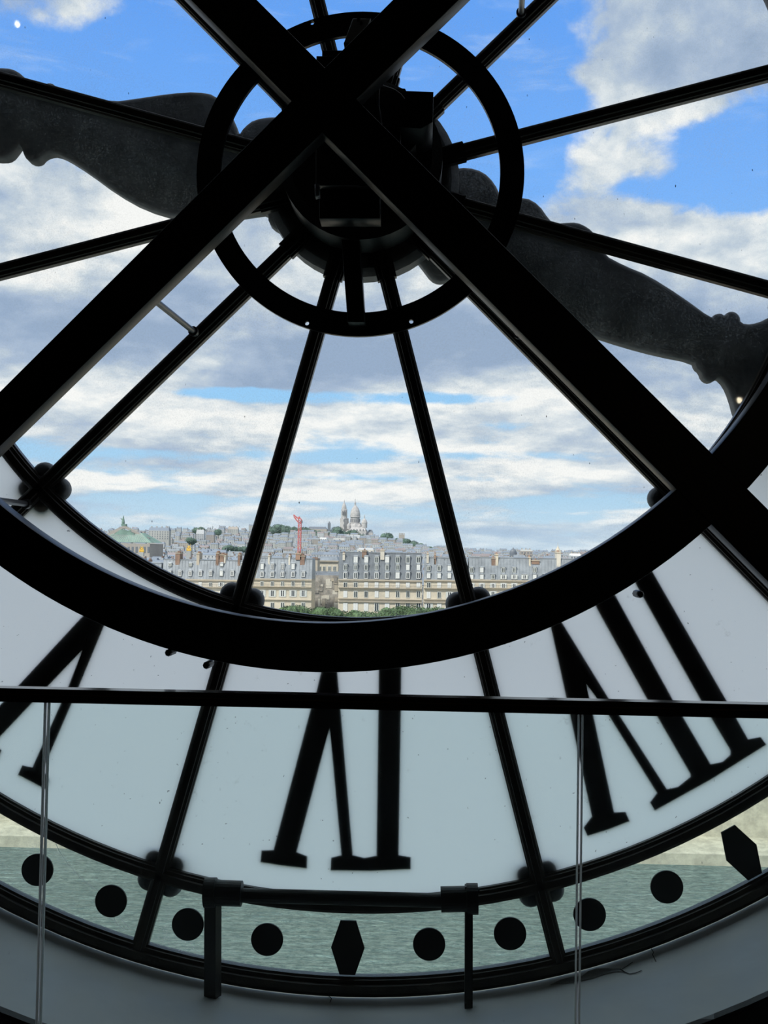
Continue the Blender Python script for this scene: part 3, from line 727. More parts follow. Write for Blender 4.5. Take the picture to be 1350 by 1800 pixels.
def block(label, px0, px1, py_cor, py_top, cols, wall_rows, roof_rows, roofmat, wallmat, depth=14, chims=(), Y=YA, dorm=True, bands=()):
    rnd = random.Random(int(px0))
    xm = (px0 + px1) / 2
    x0, x1 = xat(px0, py_cor, Y) + .2, xat(px1, py_cor, Y) - .2
    zc, zt_ = zat(py_cor, Y, xm), zat(py_top, Y, xm)
    b = empty('apartment_block', ((x0 + x1) / 2, Y, GZ), label=label, cat='building', group=None)
    mb = MB(); mb.box((x0, Y, GZ), (x1, Y + depth, zc), wallmat); build(mb, 'wall', b)
    mb = MB(); mb.box((x0 - .05, Y - .55, zc - .35), (x1 + .05, Y + depth, zc + .15), M['cornice']); build(mb, 'cornice', b)
    for py in bands:
        z = zat(py, Y, xm); mb = MB(); mb.box((x0, Y - .55, z - .15), (x1, Y, z + .1), M['cornice']); build(mb, 'ledge', b)
    inset = (zt_ - zc) * .22
    mb = MB(); mb.frustum((x0, Y + .1, zc + .15), (x1, Y + depth), zt_ - zc - .15, .05, inset, roofmat)
    mb.box((x0 + .3, Y + inset - .05, zt_), (x1 - .3, Y + depth - inset, zt_ + .25), M['zinc'])
    rf = build(mb, 'mansard_roof', b)
    # standing seams of the roof
    mb = MB(); n = max(4, int((x1 - x0) / 1.1))
    for i in range(1, n):
        x = x0 + (x1 - x0) * i / n
        mb.geo([(x - .04, Y + .04, zc + .2), (x + .04, Y + .04, zc + .2), (x + .04, Y + inset - .02, zt_), (x - .04, Y + inset - .02, zt_), (x - .04, Y + .3, zc + .2), (x + .04, Y + .3, zc + .2), (x + .04, Y + inset + .2, zt_), (x - .04, Y + inset + .2, zt_)],
               [(0, 1, 2, 3), (4, 7, 6, 5), (0, 3, 7, 4), (1, 5, 6, 2)], M['zinc'])
    build(mb, 'roof_seams', rf, kind='stuff')
    for (py, h_px, w_px, kinds, rail) in wall_rows:
        for i, px in enumerate(cols):
            k_ = kinds[i % len(kinds)]
            k_ = {'o': 'plain', 's': 'shutters', 'c': 'closed', 'r': rnd.choice(['closed', 'closed', 'shutters', 'plain'])}[k_]
            p = (xat(px, py, Y), Y, zat(py, Y, px) - h_px * S / 2)
            place_mesh('window', win_mesh(k_, w_px * S, h_px * S), p, b)
        if rail:
            z = zat(py + h_px / 2, Y, xm); mb = MB()
            mb.box((x0, Y - .9, z - .25), (x1, Y, z - .05), M['cornice'])
            bal = build(mb, 'balcony', b)
            mb = MB(); mb.box((x0, Y - .88, z + .75), (x1, Y - .82, z + .83), M['iron_far'])
            nb = int((x1 - x0) / .45)
            for i in range(nb + 1):
                x = x0 + (x1 - x0) * i / nb; mb.box((x - .03, Y - .87, z - .05), (x + .03, Y - .83, z + .75), M['iron_far'])
            build(mb, 'railing', bal, kind='stuff')
    for (py, h_px, w_px, kinds) in roof_rows:
        for i, px in enumerate(cols):
            ch = kinds[i % len(kinds)]
            if ch == '-': continue
            k_ = {'o': 'plain', 'w': 'framed', 'c': 'closed', 's': 'shutters'}[ch]
            zz = zat(py, Y, px) - h_px * S / 2; x = xat(px, py, Y); ww, hh = w_px * S, h_px * S
            yb = Y + .1 + inset * max(0, (zz - zc)) / (zt_ - zc)
            mb = MB(); mb.box((x - ww / 2 - .15, yb - .25, zz - .15), (x + ww / 2 + .15, yb + 2.0, zz + hh + .15), M['zinc'])
            mb.frustum((x - ww / 2 - .3, yb - .4, zz + hh + .15), (x + ww / 2 + .3, yb + 2.2), .35, .5, .2, M['zinc'])
            d = build(mb, 'dormer', b)
            place_mesh('window', win_mesh(k_, ww, hh), (x, yb - .25, zz), d)
    for (px, pyt, pyb, w_px, mat) in chims:
        x = xat(px, pyt, Y); z1, z0 = zat(pyt, Y, px), zat(pyb, Y, px); w = w_px * S
        mb = MB(); mb.box((x - w / 2, Y + 1.2, z0), (x + w / 2, Y + 6.5, z1), mat); mb.box((x - w / 2 - .12, Y + 1.05, z1 - .45), (x + w / 2 + .12, Y + 6.65, z1 - .2), M['cornice'])
        ch = build(mb, 'chimney', b)
        mb = MB()
        for i in range(6):
            mb.lathe((x, Y + 1.7 + i * .85, z1), [(.2, 0), (.17, .5), (.19, .55)], M['pot'], 8)
        build(mb, 'chimney_pots', ch, kind='stuff')
    return b

block('long cream block with grey zinc mansard and brick chimneys, far left', 284, 441, 1019, 985, [298, 316, 334, 352, 370, 389, 408, 426],
      [(1027, 8, 6, 'r', True), (1044, 11, 6, 'r', False), (1066, 13, 7, 'r', False), (1090, 13, 7, 'r', False)], [(1008, 9, 5.5, 'wwwwwcww'), (993, 5, 5, 'o-o--c-o')], M['zinc'], M['cream2'], bands=(1054, 1080),
      chims=[(311, 971, 998, 8, M['brick']), (347, 972, 996, 5, M['cornice']), (381, 971, 999, 5, M['brick']), (389, 974, 996, 8, M['brick']), (394, 976, 990, 3, M['cream2']), (419, 974, 1002, 4, M['brick'])])
block('cream block with five window columns left of the narrow gap', 441, 549, 1018, 982, [442.5, 460.5, 478.7, 496.5, 515, 533],
      [(1026, 9, 6, 'o', True), (1043, 12, 7, 's', False), (1065, 13, 7, 'o', False), (1090, 13, 7, 'o', False)], [(1009.5, 9, 6, 'w'), (996, 10, 5.5, 'ccwwc-')], M['zinc'], M['cream'], bands=(1054, 1081),
      chims=[(452, 974, 992, 4, M['cream2']), (472, 976, 1000, 3, M['cream2']), (508, 976, 1000, 3, M['cream2']), (531, 976, 996, 8, M['brick']), (524, 972, 984, 10, M['pot'])])
block('tall cream block with blue slate mansard and three dormer rows', 594, 743, 1019.5, 972, [607, 625, 643.5, 662, 680.5, 699, 717, 735.5],
      [(1028, 10, 7, 'oocccccc', True), (1044.5, 12, 7, 'coocc' + 'ooo', False), (1067, 15, 8, 'cccocooo', False), (1090, 14, 8, 'r', False)],
      [(1011.5, 11, 7, 'wwwwwcww'), (997.5, 10, 6, 'oooooo' + 'cc'), (984, 11, 7, '-ccocooo')], M['slate'], M['cream'], bands=(1053, 1058, 1080),
      chims=[(640, 967, 980, 8, M['brick']), (672, 966, 984, 7, M['cream2']), (604, 972, 985, 4, M['cream2'])])
block('cream block with patched pale zinc roof behind the right glazing bar', 744, 822, 1020, 981, [753.5, 772, 790, 808],
      [(1028.5, 10, 7, 'occc', True), (1046, 12, 7, 'coss', False), (1067, 14, 8, 'r', False), (1090, 14, 8, 'r', False)], [(1012, 9, 6, 'c'), (999, 9, 6, 'oocc')], M['zinc'], M['cream'], bands=(1054, 1059, 1080),
      chims=[(752, 972, 990, 4, M['cream2']), (765, 974, 992, 3, M['pot']), (764, 980, 992, 2, M['cream2'])])
block('long right-hand block with cream chimney stacks and sunken roof terrace', 823, 1060, 1021, 982, [829, 847, 866.5, 885, 904, 922, 940, 958, 976, 995, 1013, 1031, 1049],
      [(1029.5, 9, 6, 'sssss', True), (1045, 12, 7, 's', False), (1067, 14, 8, 'r', False), (1090, 14, 8, 'r', False)], [(1014, 8, 6, 'ccossscco'), (1002, 9, 6, 'oc-oo-o--oo-o')], M['zinc'], M['cream'], bands=(1056, 1080),
      chims=[(874, 974, 1006, 5, M['cream']), (868, 980, 1002, 7, M['brick']), (932, 979, 1007, 3, M['cream']), (942, 984, 992, 14, M['brick']), (983, 970, 1004, 7, M['cream2'])])
block('cream block cut by the dial edge beyond the far left roofs', 180, 283, 1019, 990, [193, 211, 229, 247, 265], [(1028, 9, 6, 'r', False), (1045, 12, 7, 'r', False)], [(1008, 9, 6, 'w')], M['zinc'], M['cream'])
block('cream block at the far left end of the street row', -60, 178, 1019, 985, [-48 + 18.3 * i for i in range(12)], [(1028, 9, 6, 'r', False), (1045, 12, 7, 'r', False), (1067, 13, 7, 'r', False)], [(1008, 9, 6, 'w')], M['zinc'], M['cream'])
block('cream block at the far right end of the street row', 1062, 1330, 1022, 984, [1074 + 18.3 * i for i in range(14)], [(1030, 9, 6, 'r', False), (1046, 12, 7, 'r', False), (1068, 13, 7, 'r', False)], [(1010, 9, 6, 'w')], M['zinc'], M['cream'])
# set-back houses in the gap
b = empty('gable_house', (xat(570), 424, GZ), label='blind mottled grey gable wall in the gap between two cream blocks', cat='building')
mb = MB(); mb.box((xat(547, 1020, 424), 424, GZ), (xat(596, 1020, 424), 440, zat(1013, 424)), M['gable']); w_ = build(mb, 'wall', b)
mb = MB(); rnd = random.Random(3)
for i in range(26):
    px, py = rnd.uniform(549, 592), rnd.uniform(1018, 1070); p = P(px, py, 424)
    mb.box((p.x - rnd.uniform(.3, 1.2), 423.95 - i * .012, p.z - rnd.uniform(.3, 1.6)), (p.x + rnd.uniform(.3, 1.2), 424.01, p.z + rnd.uniform(.3, 1.6)), rnd.choice([M['gable'], M['cornice'], M['cream2']]))
build(mb, 'rough_masonry', w_, kind='stuff')
mb = MB(); mb.frustum((xat(547, 1020, 424), 424, zat(1013, 424)), (xat(596, 1020, 424), 440), 1.2, .3, 4, M['slate']); build(mb, 'roof', b)
b = empty('gap_house', (xat(575, 1000, 450), 450, GZ), label='cream house with flat cornice set back behind the grey gable', cat='building')
mb = MB(); mb.box((xat(556, 1000, 450), 450, GZ), (xat(594, 1000, 450), 470, zat(989, 450)), M['cream']); build(mb, 'wall', b)
mb = MB(); mb.box((xat(555, 1000, 450), 449.3, zat(989, 450)), (xat(595, 1000, 450), 470, zat(987, 450)), M['cornice']); mb.frustum((xat(556, 1000, 450), 450.5, zat(987, 450)), (xat(594, 1000, 450), 470), 1.5, 1, 5, M['zinc']); build(mb, 'roof', b)
for px in (562, 570, 579, 588): place_mesh('window', win_mesh('plain', 1.2, 2.0), P(px, 1004, 450) , b)
b = empty('stair_tower', (xat(550, 1000, 436), 436, GZ), label='narrow tan chimney tower beside the narrow gap', cat='building')
mb = MB(); mb.box((xat(548, 1000, 436), 436, GZ), (xat(558, 1000, 436), 446, zat(984, 436)), M['cornice']); mb.box((xat(547.5, 1000, 436), 435.8, zat(985.5, 436)), (xat(558.5, 1000, 436), 446.2, zat(984, 436)), M['brick']); build(mb, 'wall', b)
mb = MB()
for i in range(5): mb.lathe((xat(549 + i * 2, 984, 436), 438, zat(984, 436)), [(.18, 0), (.16, .6)], M['pot'], 8)
build(mb, 'chimney_pots', b, kind='stuff')

# ---- roofs between 450 m and the hill
def house_parts(mb, w, d, h, rh, wm, rm, rnd, nwin, x=0, y=0, z=0, base=12):
    mb.box((x - w / 2, y - d / 2, z - base), (x + w / 2, y + d / 2, z + h), wm)
    mb.frustum((x - w / 2 - .2, y - d / 2 - .2, z + h), (x + w / 2 + .2, y + d / 2 + .2), rh, w * .06, d * .32, rm)
    for i in range(rnd.randint(1, 2)):
        cx = x + rnd.choice([-1, 1]) * (w / 2 - .8 - 2 * rnd.random()); mb.box((cx - .5, y - d * .2, z + h), (cx + .5, y + d * .2, z + h + rh + 1.4), rnd.choice([M['farwall2'], M['brick'], M['farwall3']]))
    if nwin:
        cols_ = max(2, int(w / 3.2)); rows_ = max(2, int(h / 3.3))
        for r_ in range(min(nwin, rows_)):
            for c_ in range(cols_):
                wx = x - w / 2 + (c_ + .5) * w / cols_; wz = z + h - 2.6 - r_ * 3.3
                mb.face([(wx - .55, y - d / 2 - .04, wz), (wx + .55, y - d / 2 - .04, wz), (wx + .55, y - d / 2 - .04, wz + 1.8), (wx - .55, y - d / 2 - .04, wz + 1.8)], M['fardark'])
protos = []
rnd = random.Random(11)
for i in range(14):
    mb = MB(); w = rnd.uniform(11, 20); d = rnd.uniform(11, 15); h = rnd.uniform(15, 18)
    wm = rnd.choice([M['farwall'], M['farwall2'], M['farwall'], M['farwall3'], M['cream2']]); rm = rnd.choice([M['farroof'], M['farroof'], M['zinc'], M['farroof'], M['farroof2']])
    house_parts(mb, w, d, h, rnd.uniform(3, 4.5), wm, rm, rnd, 5)
    look = {'far_cream_walls': 'cream', 'far_pale_walls': 'pale grey', 'far_ochre_walls': 'ochre', 'pale_limestone': 'pale stone'}[wm.name] + ' walls and ' + {'far_zinc_roofs': 'blue-grey', 'pale_zinc': 'light zinc', 'far_red_roofs': 'dull red'}[rm.name] + ' roof'
    protos.append((mb.mesh('house'), look))
spots = []
y = 470.0
while y < 3230:
    step = 26 if y < 900 else (38 if y < 1600 else 60)
    wide = .12 * y if y > 800 else 0; xa = -.31 * y - 20 - wide; xb = .22 * y + 20 + wide; x = xa + rnd.uniform(0, 14)
    while x < xb:
        spots.append((x, y + rnd.uniform(-6, 6), rnd.random())); x += rnd.uniform(13, 21)
    y += step
def reserved(x, y):
    px = 675 + (x / y - math.tan(YAW)) * F
    py_ = 0
    if 560 < px < 668 and y > 3120: return True       # basilica
    if 150 < px < 275 and 1060 < y < 1420: return True      # opera
    if 505 < px < 535 and 1380 < y < 1420: return True
    if y > 2830 and 465 < px < 765: return True        # wooded crest
    return False
spots = [s_ for s_ in spots if not reserved(s_[0], s_[1])]
near = [s_ for s_ in spots if s_[1] < 800]
far = [s_ for s_ in spots if s_[1] >= 800]
near.sort(key=lambda s_: s_[1]); far = near[270:] + far; near = near[:270]
def hz(x, y, f): return terrain(x, y) + (f - .5) * (5 if y < 1200 else 18)
for i, (x, y, f) in enumerate(near):
    me, look = protos[int(f * 997) % len(protos)]
    o = bpy.data.objects.new('city_house', me); COL.objects.link(o); o.location = (x, y, hz(x, y, f)); o.rotation_euler.z = R(random.Random(i).uniform(-12, 12))
    tag(o, 'small city house with %s behind the street-front blocks' % look, 'building', 'city houses with %s' % look)
mb = MB()
for i, (x, y, f) in enumerate(far):
    rn = random.Random(i); steep = y > 2000
    w = rn.uniform(11, 22) if y < 1600 else rn.uniform(8, 19); d = rn.uniform(10, 14); h = rn.uniform(13, 18) if not (y > 2700) else rn.uniform(9, 15)
    wm = rn.choice([M['farwall'], M['farwall2'], M['farwall2'], M['farwall'], M['farwall3']]); rm = rn.choice([M['farroof'], M['farroof'], M['farroof2'], M['farroof'], M['zinc']])
    house_parts(mb, w, d, h, rn.uniform(2, 3.5), wm, rm, rn, 4, x, y, hz(x, y, f))
me = mb.mesh('city_houses', fix=False)
link('city_houses', me, origin=(0, 2000, GZ), kind='stuff', label='dense carpet of far city houses rising up the hill', cat='buildings')

# ---- trees
def crown_mesh(r, h, mat, seed, sub=3, trunk=0.0, leafy=700):
    rn = random.Random(seed); bm = bmesh.new()
    for i in range(9):
        a = rn.uniform(0, 6.28); q = rn.uniform(.1, .62) * r; s_ = rn.uniform(.38, .62) * r
        c = Vector((math.cos(a) * q, math.sin(a) * q, h * rn.uniform(.30, .74)))
        if i == 0: c = Vector((0, 0, h * .5)); s_ = r * .75
        res = bmesh.ops.create_icosphere(bm, subdivisions=sub, radius=s_)
        for v in res['verts']:
            n = v.co.normalized(); v.co *= 1 + .12 * math.sin(9 * n.x + seed + i) * math.cos(8 * n.y + i) + rn.uniform(-.07, .07)
            v.co.z *= .85; v.co += c
    for i in range(leafy):
        a = rn.uniform(0, 6.28); e_ = math.asin(rn.uniform(-.6, 1)); k_ = rn.uniform(.85, 1.08)
        p = Vector((math.cos(a) * math.cos(e_) * r * k_, math.sin(a) * math.cos(e_) * r * k_, h * .5 + math.sin(e_) * h * .46 * k_))
        d1 = Vector((rn.uniform(-1, 1), rn.uniform(-1, 1), rn.uniform(-1, 1))).normalized() * r * .07; d2 = d1.orthogonal().normalized() * r * .05
        vv = [bm.verts.new(p + q_) for q_ in (d1, d2, -d1, -d2)]; bm.faces.new(vv)
    me = bpy.data.meshes.new('crown'); bm.to_mesh(me); bm.free(); me.materials.append(mat); return me
def tree(label, px, ptop, Y, r, h, me_c, group, mat=None, ground=None, trunk_r=.3):
    top = P(px, ptop, Y); g = ground if ground is not None else terrain(top.x, Y) if Y > 500 else GZ
    b = empty('tree', (top.x, Y, g), label=label, cat='tree', group=group)
    o = place_mesh('crown', me_c, (top.x, Y, top.z - h), b); o.rotation_euler.z = (px * 1.7) % 6.28
    mb = MB(); mb.tube((top.x, Y, g), (top.x, Y, max(g + .5, top.z - h * .6)), trunk_r, M['bark'], 8, trunk_r * .7); build(mb, 'trunk', b)
crA = [crown_mesh(3.9, 7.5, M['leaf'], s_, 3) for s_ in (1, 2, 3)]
ORD = ['first', 'second', 'third', 'fourth', 'fifth', 'sixth', 'seventh', 'eighth', 'ninth', 'tenth', 'eleventh', 'twelfth', 'thirteenth', 'fourteenth', 'fifteenth', 'sixteenth', 'seventeenth', 'eighteenth', 'nineteenth', 'twentieth',
       'twenty-first', 'twenty-second', 'twenty-third', 'twenty-fourth', 'twenty-fifth', 'twenty-sixth', 'twenty-seventh', 'twenty-eighth', 'twenty-ninth', 'thirtieth', 'thirty-first', 'thirty-second']
xs = [(508, 1064), (526, 1063), (545, 1068), (563, 1066), (583, 1067), (604, 1073), (624, 1072), (644, 1074), (664, 1073), (684, 1067), (705, 1064), (726, 1063), (747, 1067), (768, 1066), (789, 1068)]
for i, (px, py) in enumerate(xs):
    tree('round leafy street tree, %s from the left in the row before the cream blocks' % ORD[i], px, py, 372 + (i * 37 % 11), 3.6, 7.5, crA[i % 3], 'street trees before the cream blocks')
crB = [crown_mesh(17, 27, M['leaf2'], s_, 3, leafy=500) for s_ in (5, 6, 7)]
hill_trees = [(474, 925), (489, 921), (503, 923), (518, 926), (535, 926), (548, 930), (561, 933), (574, 934), (593, 925), (606, 934), (621, 931), (636, 938), (650, 943), (664, 944), (681, 936), (699, 946), (712, 946), (726, 950), (740, 955), (754, 960)]
for i, (px, py) in enumerate(hill_trees):
    tree('dark tree clump, %s from the left along the crest of the far hill' % ORD[i], px, py, 2880 + (i * 53 % 60), 12, 27, crB[i % 3], 'tree clumps on the far hill', trunk_r=.8)
crD = crown_mesh(9, 15, M['leaf2'], 31, 3, leafy=300)
for i, (px, py) in enumerate([(345, 927), (354, 926), (384, 930)]):
    tree('%s skyline tree clump from the left, above the pale stepped buildings' % ORD[i], px, py, 2400 + i * 30, 12, 15, crD, 'skyline tree clumps at left', trunk_r=.8)
crC = [crown_mesh(6, 9, M['leaf2'], s_, 3, leafy=300) for s_ in (15, 16)]
for i, (px, py) in enumerate([(333, 944), (338, 946), (398, 959), (405, 958), (412, 960), (420, 961), (428, 960)]):
    tree('%s from the left of the small green tree clumps among the roofs' % ORD[i], px, py, 1500 + i * 17, 6, 9, crC[i % 2], 'tree clumps among the roofs', trunk_r=.5)

# ---- basilica on the hill (3200 m)
YS = 3180.0; ss = YS / F
ba = empty('basilica', P(622, 944, YS), label='pale domed basilica with tall bell tower on top of the far hill', cat='church')
def bl(px, pyb, prof_px, name, mat, n=24, parent=None, dy=0.0, **kw):
    c_ = P(px, pyb, YS + dy); mb = MB(); mb.lathe((c_.x, c_.y, c_.z), [(r * ss, h * ss) for r, h in prof_px], mat, n); return build(mb, name, parent or ba, smooth=False, **kw)
bl(624.3, 908, [(8.7, 0), (8.9, 2), (8.5, 6), (7.4, 10.5), (5.6, 14.5), (3.4, 17.6), (1.7, 19.4), (1.5, 20)], 'main_dome', M['basil'])
dr = bl(624.3, 920, [(9.6, 0), (9.6, 1), (8.0, 1.2), (8.0, 10.4), (9.3, 10.8), (9.3, 12), (8.8, 12.3)], 'drum', M['basil'])
for k_ in range(16):
    a = 2 * math.pi * (k_ + .5) / 16; c_ = P(624.3, 918, YS)
    mb = MB(); x, y = c_.x + math.cos(a) * 8.05 * ss, c_.y + math.sin(a) * 8.05 * ss; mb.lathe((x, y, c_.z), [(.8 * ss, 0), (.8 * ss, 5.4 * ss), (.1, 6.4 * ss)], M['basild'], 8)
    build(mb, 'arched_window', dr)
bl(624.3, 944, [(12.2, 0), (12.2, 17), (11.2, 20), (9.8, 24)], 'crossing', M['basil'], 8)
la = bl(624.3, 888.6, [(1.9, 0), (1.4, .6), (1.3, 4), (1.7, 4.3), (1.2, 5.4), (.6, 7.6), (.2, 8.6)], 'lantern', M['basil'], 12)
bl(624.3, 880, [(.35, 0), (.3, 3.2)], 'cross', M['basild'], 6, la)
tw = bl(604.8, 942, [(7.6, 0), (7.4, 30), (7.7, 30.4), (6.6, 31.2)], 'bell_tower', M['basil'], 4)
bl(604.8, 911, [(5.4, 0), (5.3, 14.5), (5.8, 15), (4.6, 16)], 'belfry', M['basil'], 8, tw)
bl(604.8, 895.5, [(4.5, 0), (4.2, 3), (3.3, 7), (1.8, 11), (.9, 12.4), (.8, 14), (.25, 17.5)], 'belfry_dome', M['basil'], 12, tw)
for dx in (-2.6, 0.2, 3.0):
    c_ = P(604.8 + dx, 905, YS - 4.9 * ss); mb = MB(); mb.box((c_.x - .7 * ss, c_.y - 3, c_.z), (c_.x + .7 * ss, c_.y + 3, c_.z + 6.5 * ss), M['basild']); build(mb, 'belfry_opening', tw)
for py in (917, 926, 934):
    c_ = P(604.4, py, YS - 5.45 * ss); mb = MB(); mb.box((c_.x - .9 * ss, c_.y - 3, c_.z), (c_.x + .9 * ss, c_.y + 3, c_.z + 4.2 * ss), M['basild']); build(mb, 'tower_window', tw)
def small_dome(px, pyb, s_):
    bl(px, pyb, [(5.0 * s_, 0), (5.0 * s_, 8 * s_), (5.4 * s_, 8.3 * s_), (4.8 * s_, 11 * s_), (3.5 * s_, 14.0 * s_), (1.4 * s_, 16.5 * s_), (.8 * s_, 17 * s_), (.8 * s_, 20 * s_), (.2, 23.5 * s_)], 'small_dome', M['basil'], 14, dy=-14)
small_dome(640.3, 928, 1.0); small_dome(613, 930, .62); small_dome(632, 931, .6)
c0, c1 = P(613, 943, YS - 30), P(646, 943, YS + 40)
mb = MB(); mb.box((c0.x, c0.y, c0.z), (c1.x, c1.y, c0.z + 11 * ss), M['basil']); mb.frustum((c0.x, c0.y, c0.z + 11 * ss), (c1.x, c1.y), 6 * ss, 5 * ss, 8 * ss, M['basil']); nv = build(mb, 'nave', ba)
for px in (617, 622, 627.5, 633, 638.5, 643):
    for py, hh in ((941, 4.2), (932.5, 3)):
        p = P(px, py, YS - 30.2); mb = MB(); mb.lathe((p.x, p.y, p.z), [(.9 * ss, 0), (.9 * ss, hh * .7 * ss), (.1, hh * ss)], M['basild'], 8); build(mb, 'arched_window', nv)
c0, c1 = P(646, 944, YS - 10), P(656, 944, YS + 20)
mb = MB(); mb.box((c0.x, c0.y, c0.z), (c1.x, c1.y, c0.z + 8 * ss), M['basil']); mb.frustum((c0.x, c0.y, c0.z + 8 * ss), (c1.x, c1.y), 5 * ss, 2 * ss, 5 * ss, M['fardark']); build(mb, 'side_chapel', ba)
c0, c1 = P(598, 944, YS - 10), P(614, 944, YS + 20)
mb = MB(); mb.box((c0.x, c0.y, c0.z), (c1.x, c1.y, c0.z + 9 * ss), M['basil']); mb.frustum((c0.x, c0.y, c0.z + 9 * ss), (c1.x, c1.y), 4 * ss, 2 * ss, 6 * ss, M['basil']); build(mb, 'side_chapel', ba)
mb = MB(); c_ = P(622, 948, YS); mb.box((c_.x - 34 * ss, YS - 45, GZ + 40), (c_.x + 36 * ss, YS + 60, c_.z + 5 * ss), M['basil']); build(mb, 'terrace', ba)
# old church left of it
oc = empty('old_church', P(560, 935, YS), label='low grey church with a small tower, left of the basilica', cat='church')
c0, c1 = P(540, 934, YS), P(576, 934, YS + 30)
mb = MB(); mb.box((c0.x, c0.y, c0.z - 12), (c1.x, c1.y, c0.z + 4.5 * ss), M['farwall3']); build(mb, 'nave', oc)
mb = MB(); mb.frustum((c0.x, c0.y, c0.z + 4.5 * ss), (c1.x, c1.y), 4 * ss, 3 * ss, 14, M['fardark']); build(mb, 'roof', oc)
c_ = P(578.5, 934, YS - 5); mb = MB(); mb.box((c_.x - 2.4 * ss, c_.y - 4, c_.z), (c_.x + 2.4 * ss, c_.y + 4, c_.z + 14 * ss), M['fardark']); mb.lathe((c_.x, c_.y, c_.z + 14 * ss), [(2.6 * ss, 0), (1.2 * ss, 2.2 * ss), (.3, 4 * ss)], M['fardark'], 8); build(mb, 'tower', oc)
# water tower / pavilion on the right shoulder
wt = P(706, 948, 3120); s3 = 3120 / F
mb = MB(); mb.box((wt.x - 5 * s3, wt.y, wt.z - 15), (wt.x + 5 * s3, wt.y + 14, wt.z + 8 * s3), M['farwall3'])
for i in (-4, -1.3, 1.3, 4): mb.box((wt.x + (i - .8) * s3, wt.y, wt.z + 8 * s3), (wt.x + (i + .8) * s3, wt.y + 14, wt.z + 11 * s3), M['farwall3'])
o = build(mb, 'square_tower'); tag(o, 'squat square brown tower among trees right of the basilica', 'tower')
# big slab buildings on the skyline
def slab(px0, px1, pyt, pyb, Y, wm, rm, label, rows=3):
    a, b_ = P(px0, pyb, Y), P(px1, pyb, Y); zt2 = P((px0 + px1) / 2, pyt, Y).z; g = terrain(a.x, Y)
    e_ = empty('skyline_building', ((a.x + b_.x) / 2, Y, g), label=label, cat='building')
    rh = (zt2 - a.z) * .3
    mb = MB(); mb.box((a.x, Y, min(g, a.z) - 5), (b_.x, Y + 16, zt2 - rh), wm); build(mb, 'wall', e_)
    mb = MB(); mb.frustum((a.x, Y, zt2 - rh), (b_.x, Y + 16), rh, 1.0, 4, rm)
    n = max(3, int((b_.x - a.x) / 9))
    for i in range(n): mb.box((a.x + (i + .3) * (b_.x - a.x) / n, Y + 5, zt2), (a.x + (i + .55) * (b_.x - a.x) / n, Y + 8, zt2 + 1.8), M['farwall3'])
    build(mb, 'roof', e_)
    mb = MB(); nc = max(4, int((b_.x - a.x) / 4.2)); zz = zt2 - rh - 3.4
    for r_ in range(rows):
        for c_ in range(nc):
            x = a.x + (c_ + .5) * (b_.x - a.x) / nc; mb.box((x - .7, Y - .1, zz - r_ * 4), (x + .7, Y, zz - r_ * 4 + 2.3), M['fardark'])
    build(mb, 'windows', e_, kind='stuff')
slab(261, 297, 927, 946, 2050, M['farwall'], M['farroof'], 'long slate-roofed apartment building on the left skyline beside the opera roof', 4)
slab(344, 358, 931, 955, 2300, M['farwall2'], M['farwall2'], 'tall pale stepped building under the skyline tree clump')
slab(362, 376, 935, 952, 2250, M['farwall3'], M['farroof'], 'tan building with dark end wall left of centre skyline')
slab(383, 394, 927, 940, 2800, M['farwall2'], M['farroof'], 'small pale block standing up on the left skyline', 2)
slab(400, 418, 926, 940, 2750, M['farwall'], M['farwall3'], 'broad cream block rising from the left skyline', 2)
slab(560, 574, 945, 950, 2500, M['white'], M['white'], 'bright white flat roof below the old church', 1)
slab(585, 606, 946, 958, 2450, M['farwall3'], M['farwall'], 'curved tan block halfway up the slope below the trees')
slab(608, 633, 940, 960, 2600, M['farwall3'], M['farwall2'], 'steep pinkish houses below the basilica steps')
slab(628, 657, 963, 974, 900, M['cream2'], M['farwall2'], 'flat white-topped building behind the slate mansard', 2)
slab(915, 936, 966, 975, 1500, M['farwall3'], M['farwall'], 'broad tan building on the right skyline', 2)
slab(1003, 1022, 973, 985, 1100, M['farwall2'], M['white'], 'pale flat-roofed building at the right end of the skyline', 2)
# church dome on right skyline
d_ = P(902, 972, 1450); mb = MB(); mb.lathe((d_.x, d_.y, d_.z - 8), [(4.5, 0), (4.5, 8), (4.2, 10), (3, 12), (1, 13.4), (.3, 15)], M['fardark'], 14); o = build(mb, 'small_cupola'); tag(o, 'small dark cupola poking above the right skyline', 'dome')
# church tower with scaffolding-like spire at right
st = P(981, 972, 700); mb = MB(); mb.box((st.x - 1.6, st.y, GZ), (st.x + 1.6, st.y + 3, st.z + 1.5), M['cream']); mb.lathe((st.x, st.y + 1.5, st.z + 1.5), [(1.6, 0), (.7, 1.6), (.12, 3.0), (.08, 5)], M['cream'], 8); o = build(mb, 'bell_turret'); tag(o, 'slender cream turret with spike above the right-hand roofs', 'tower')

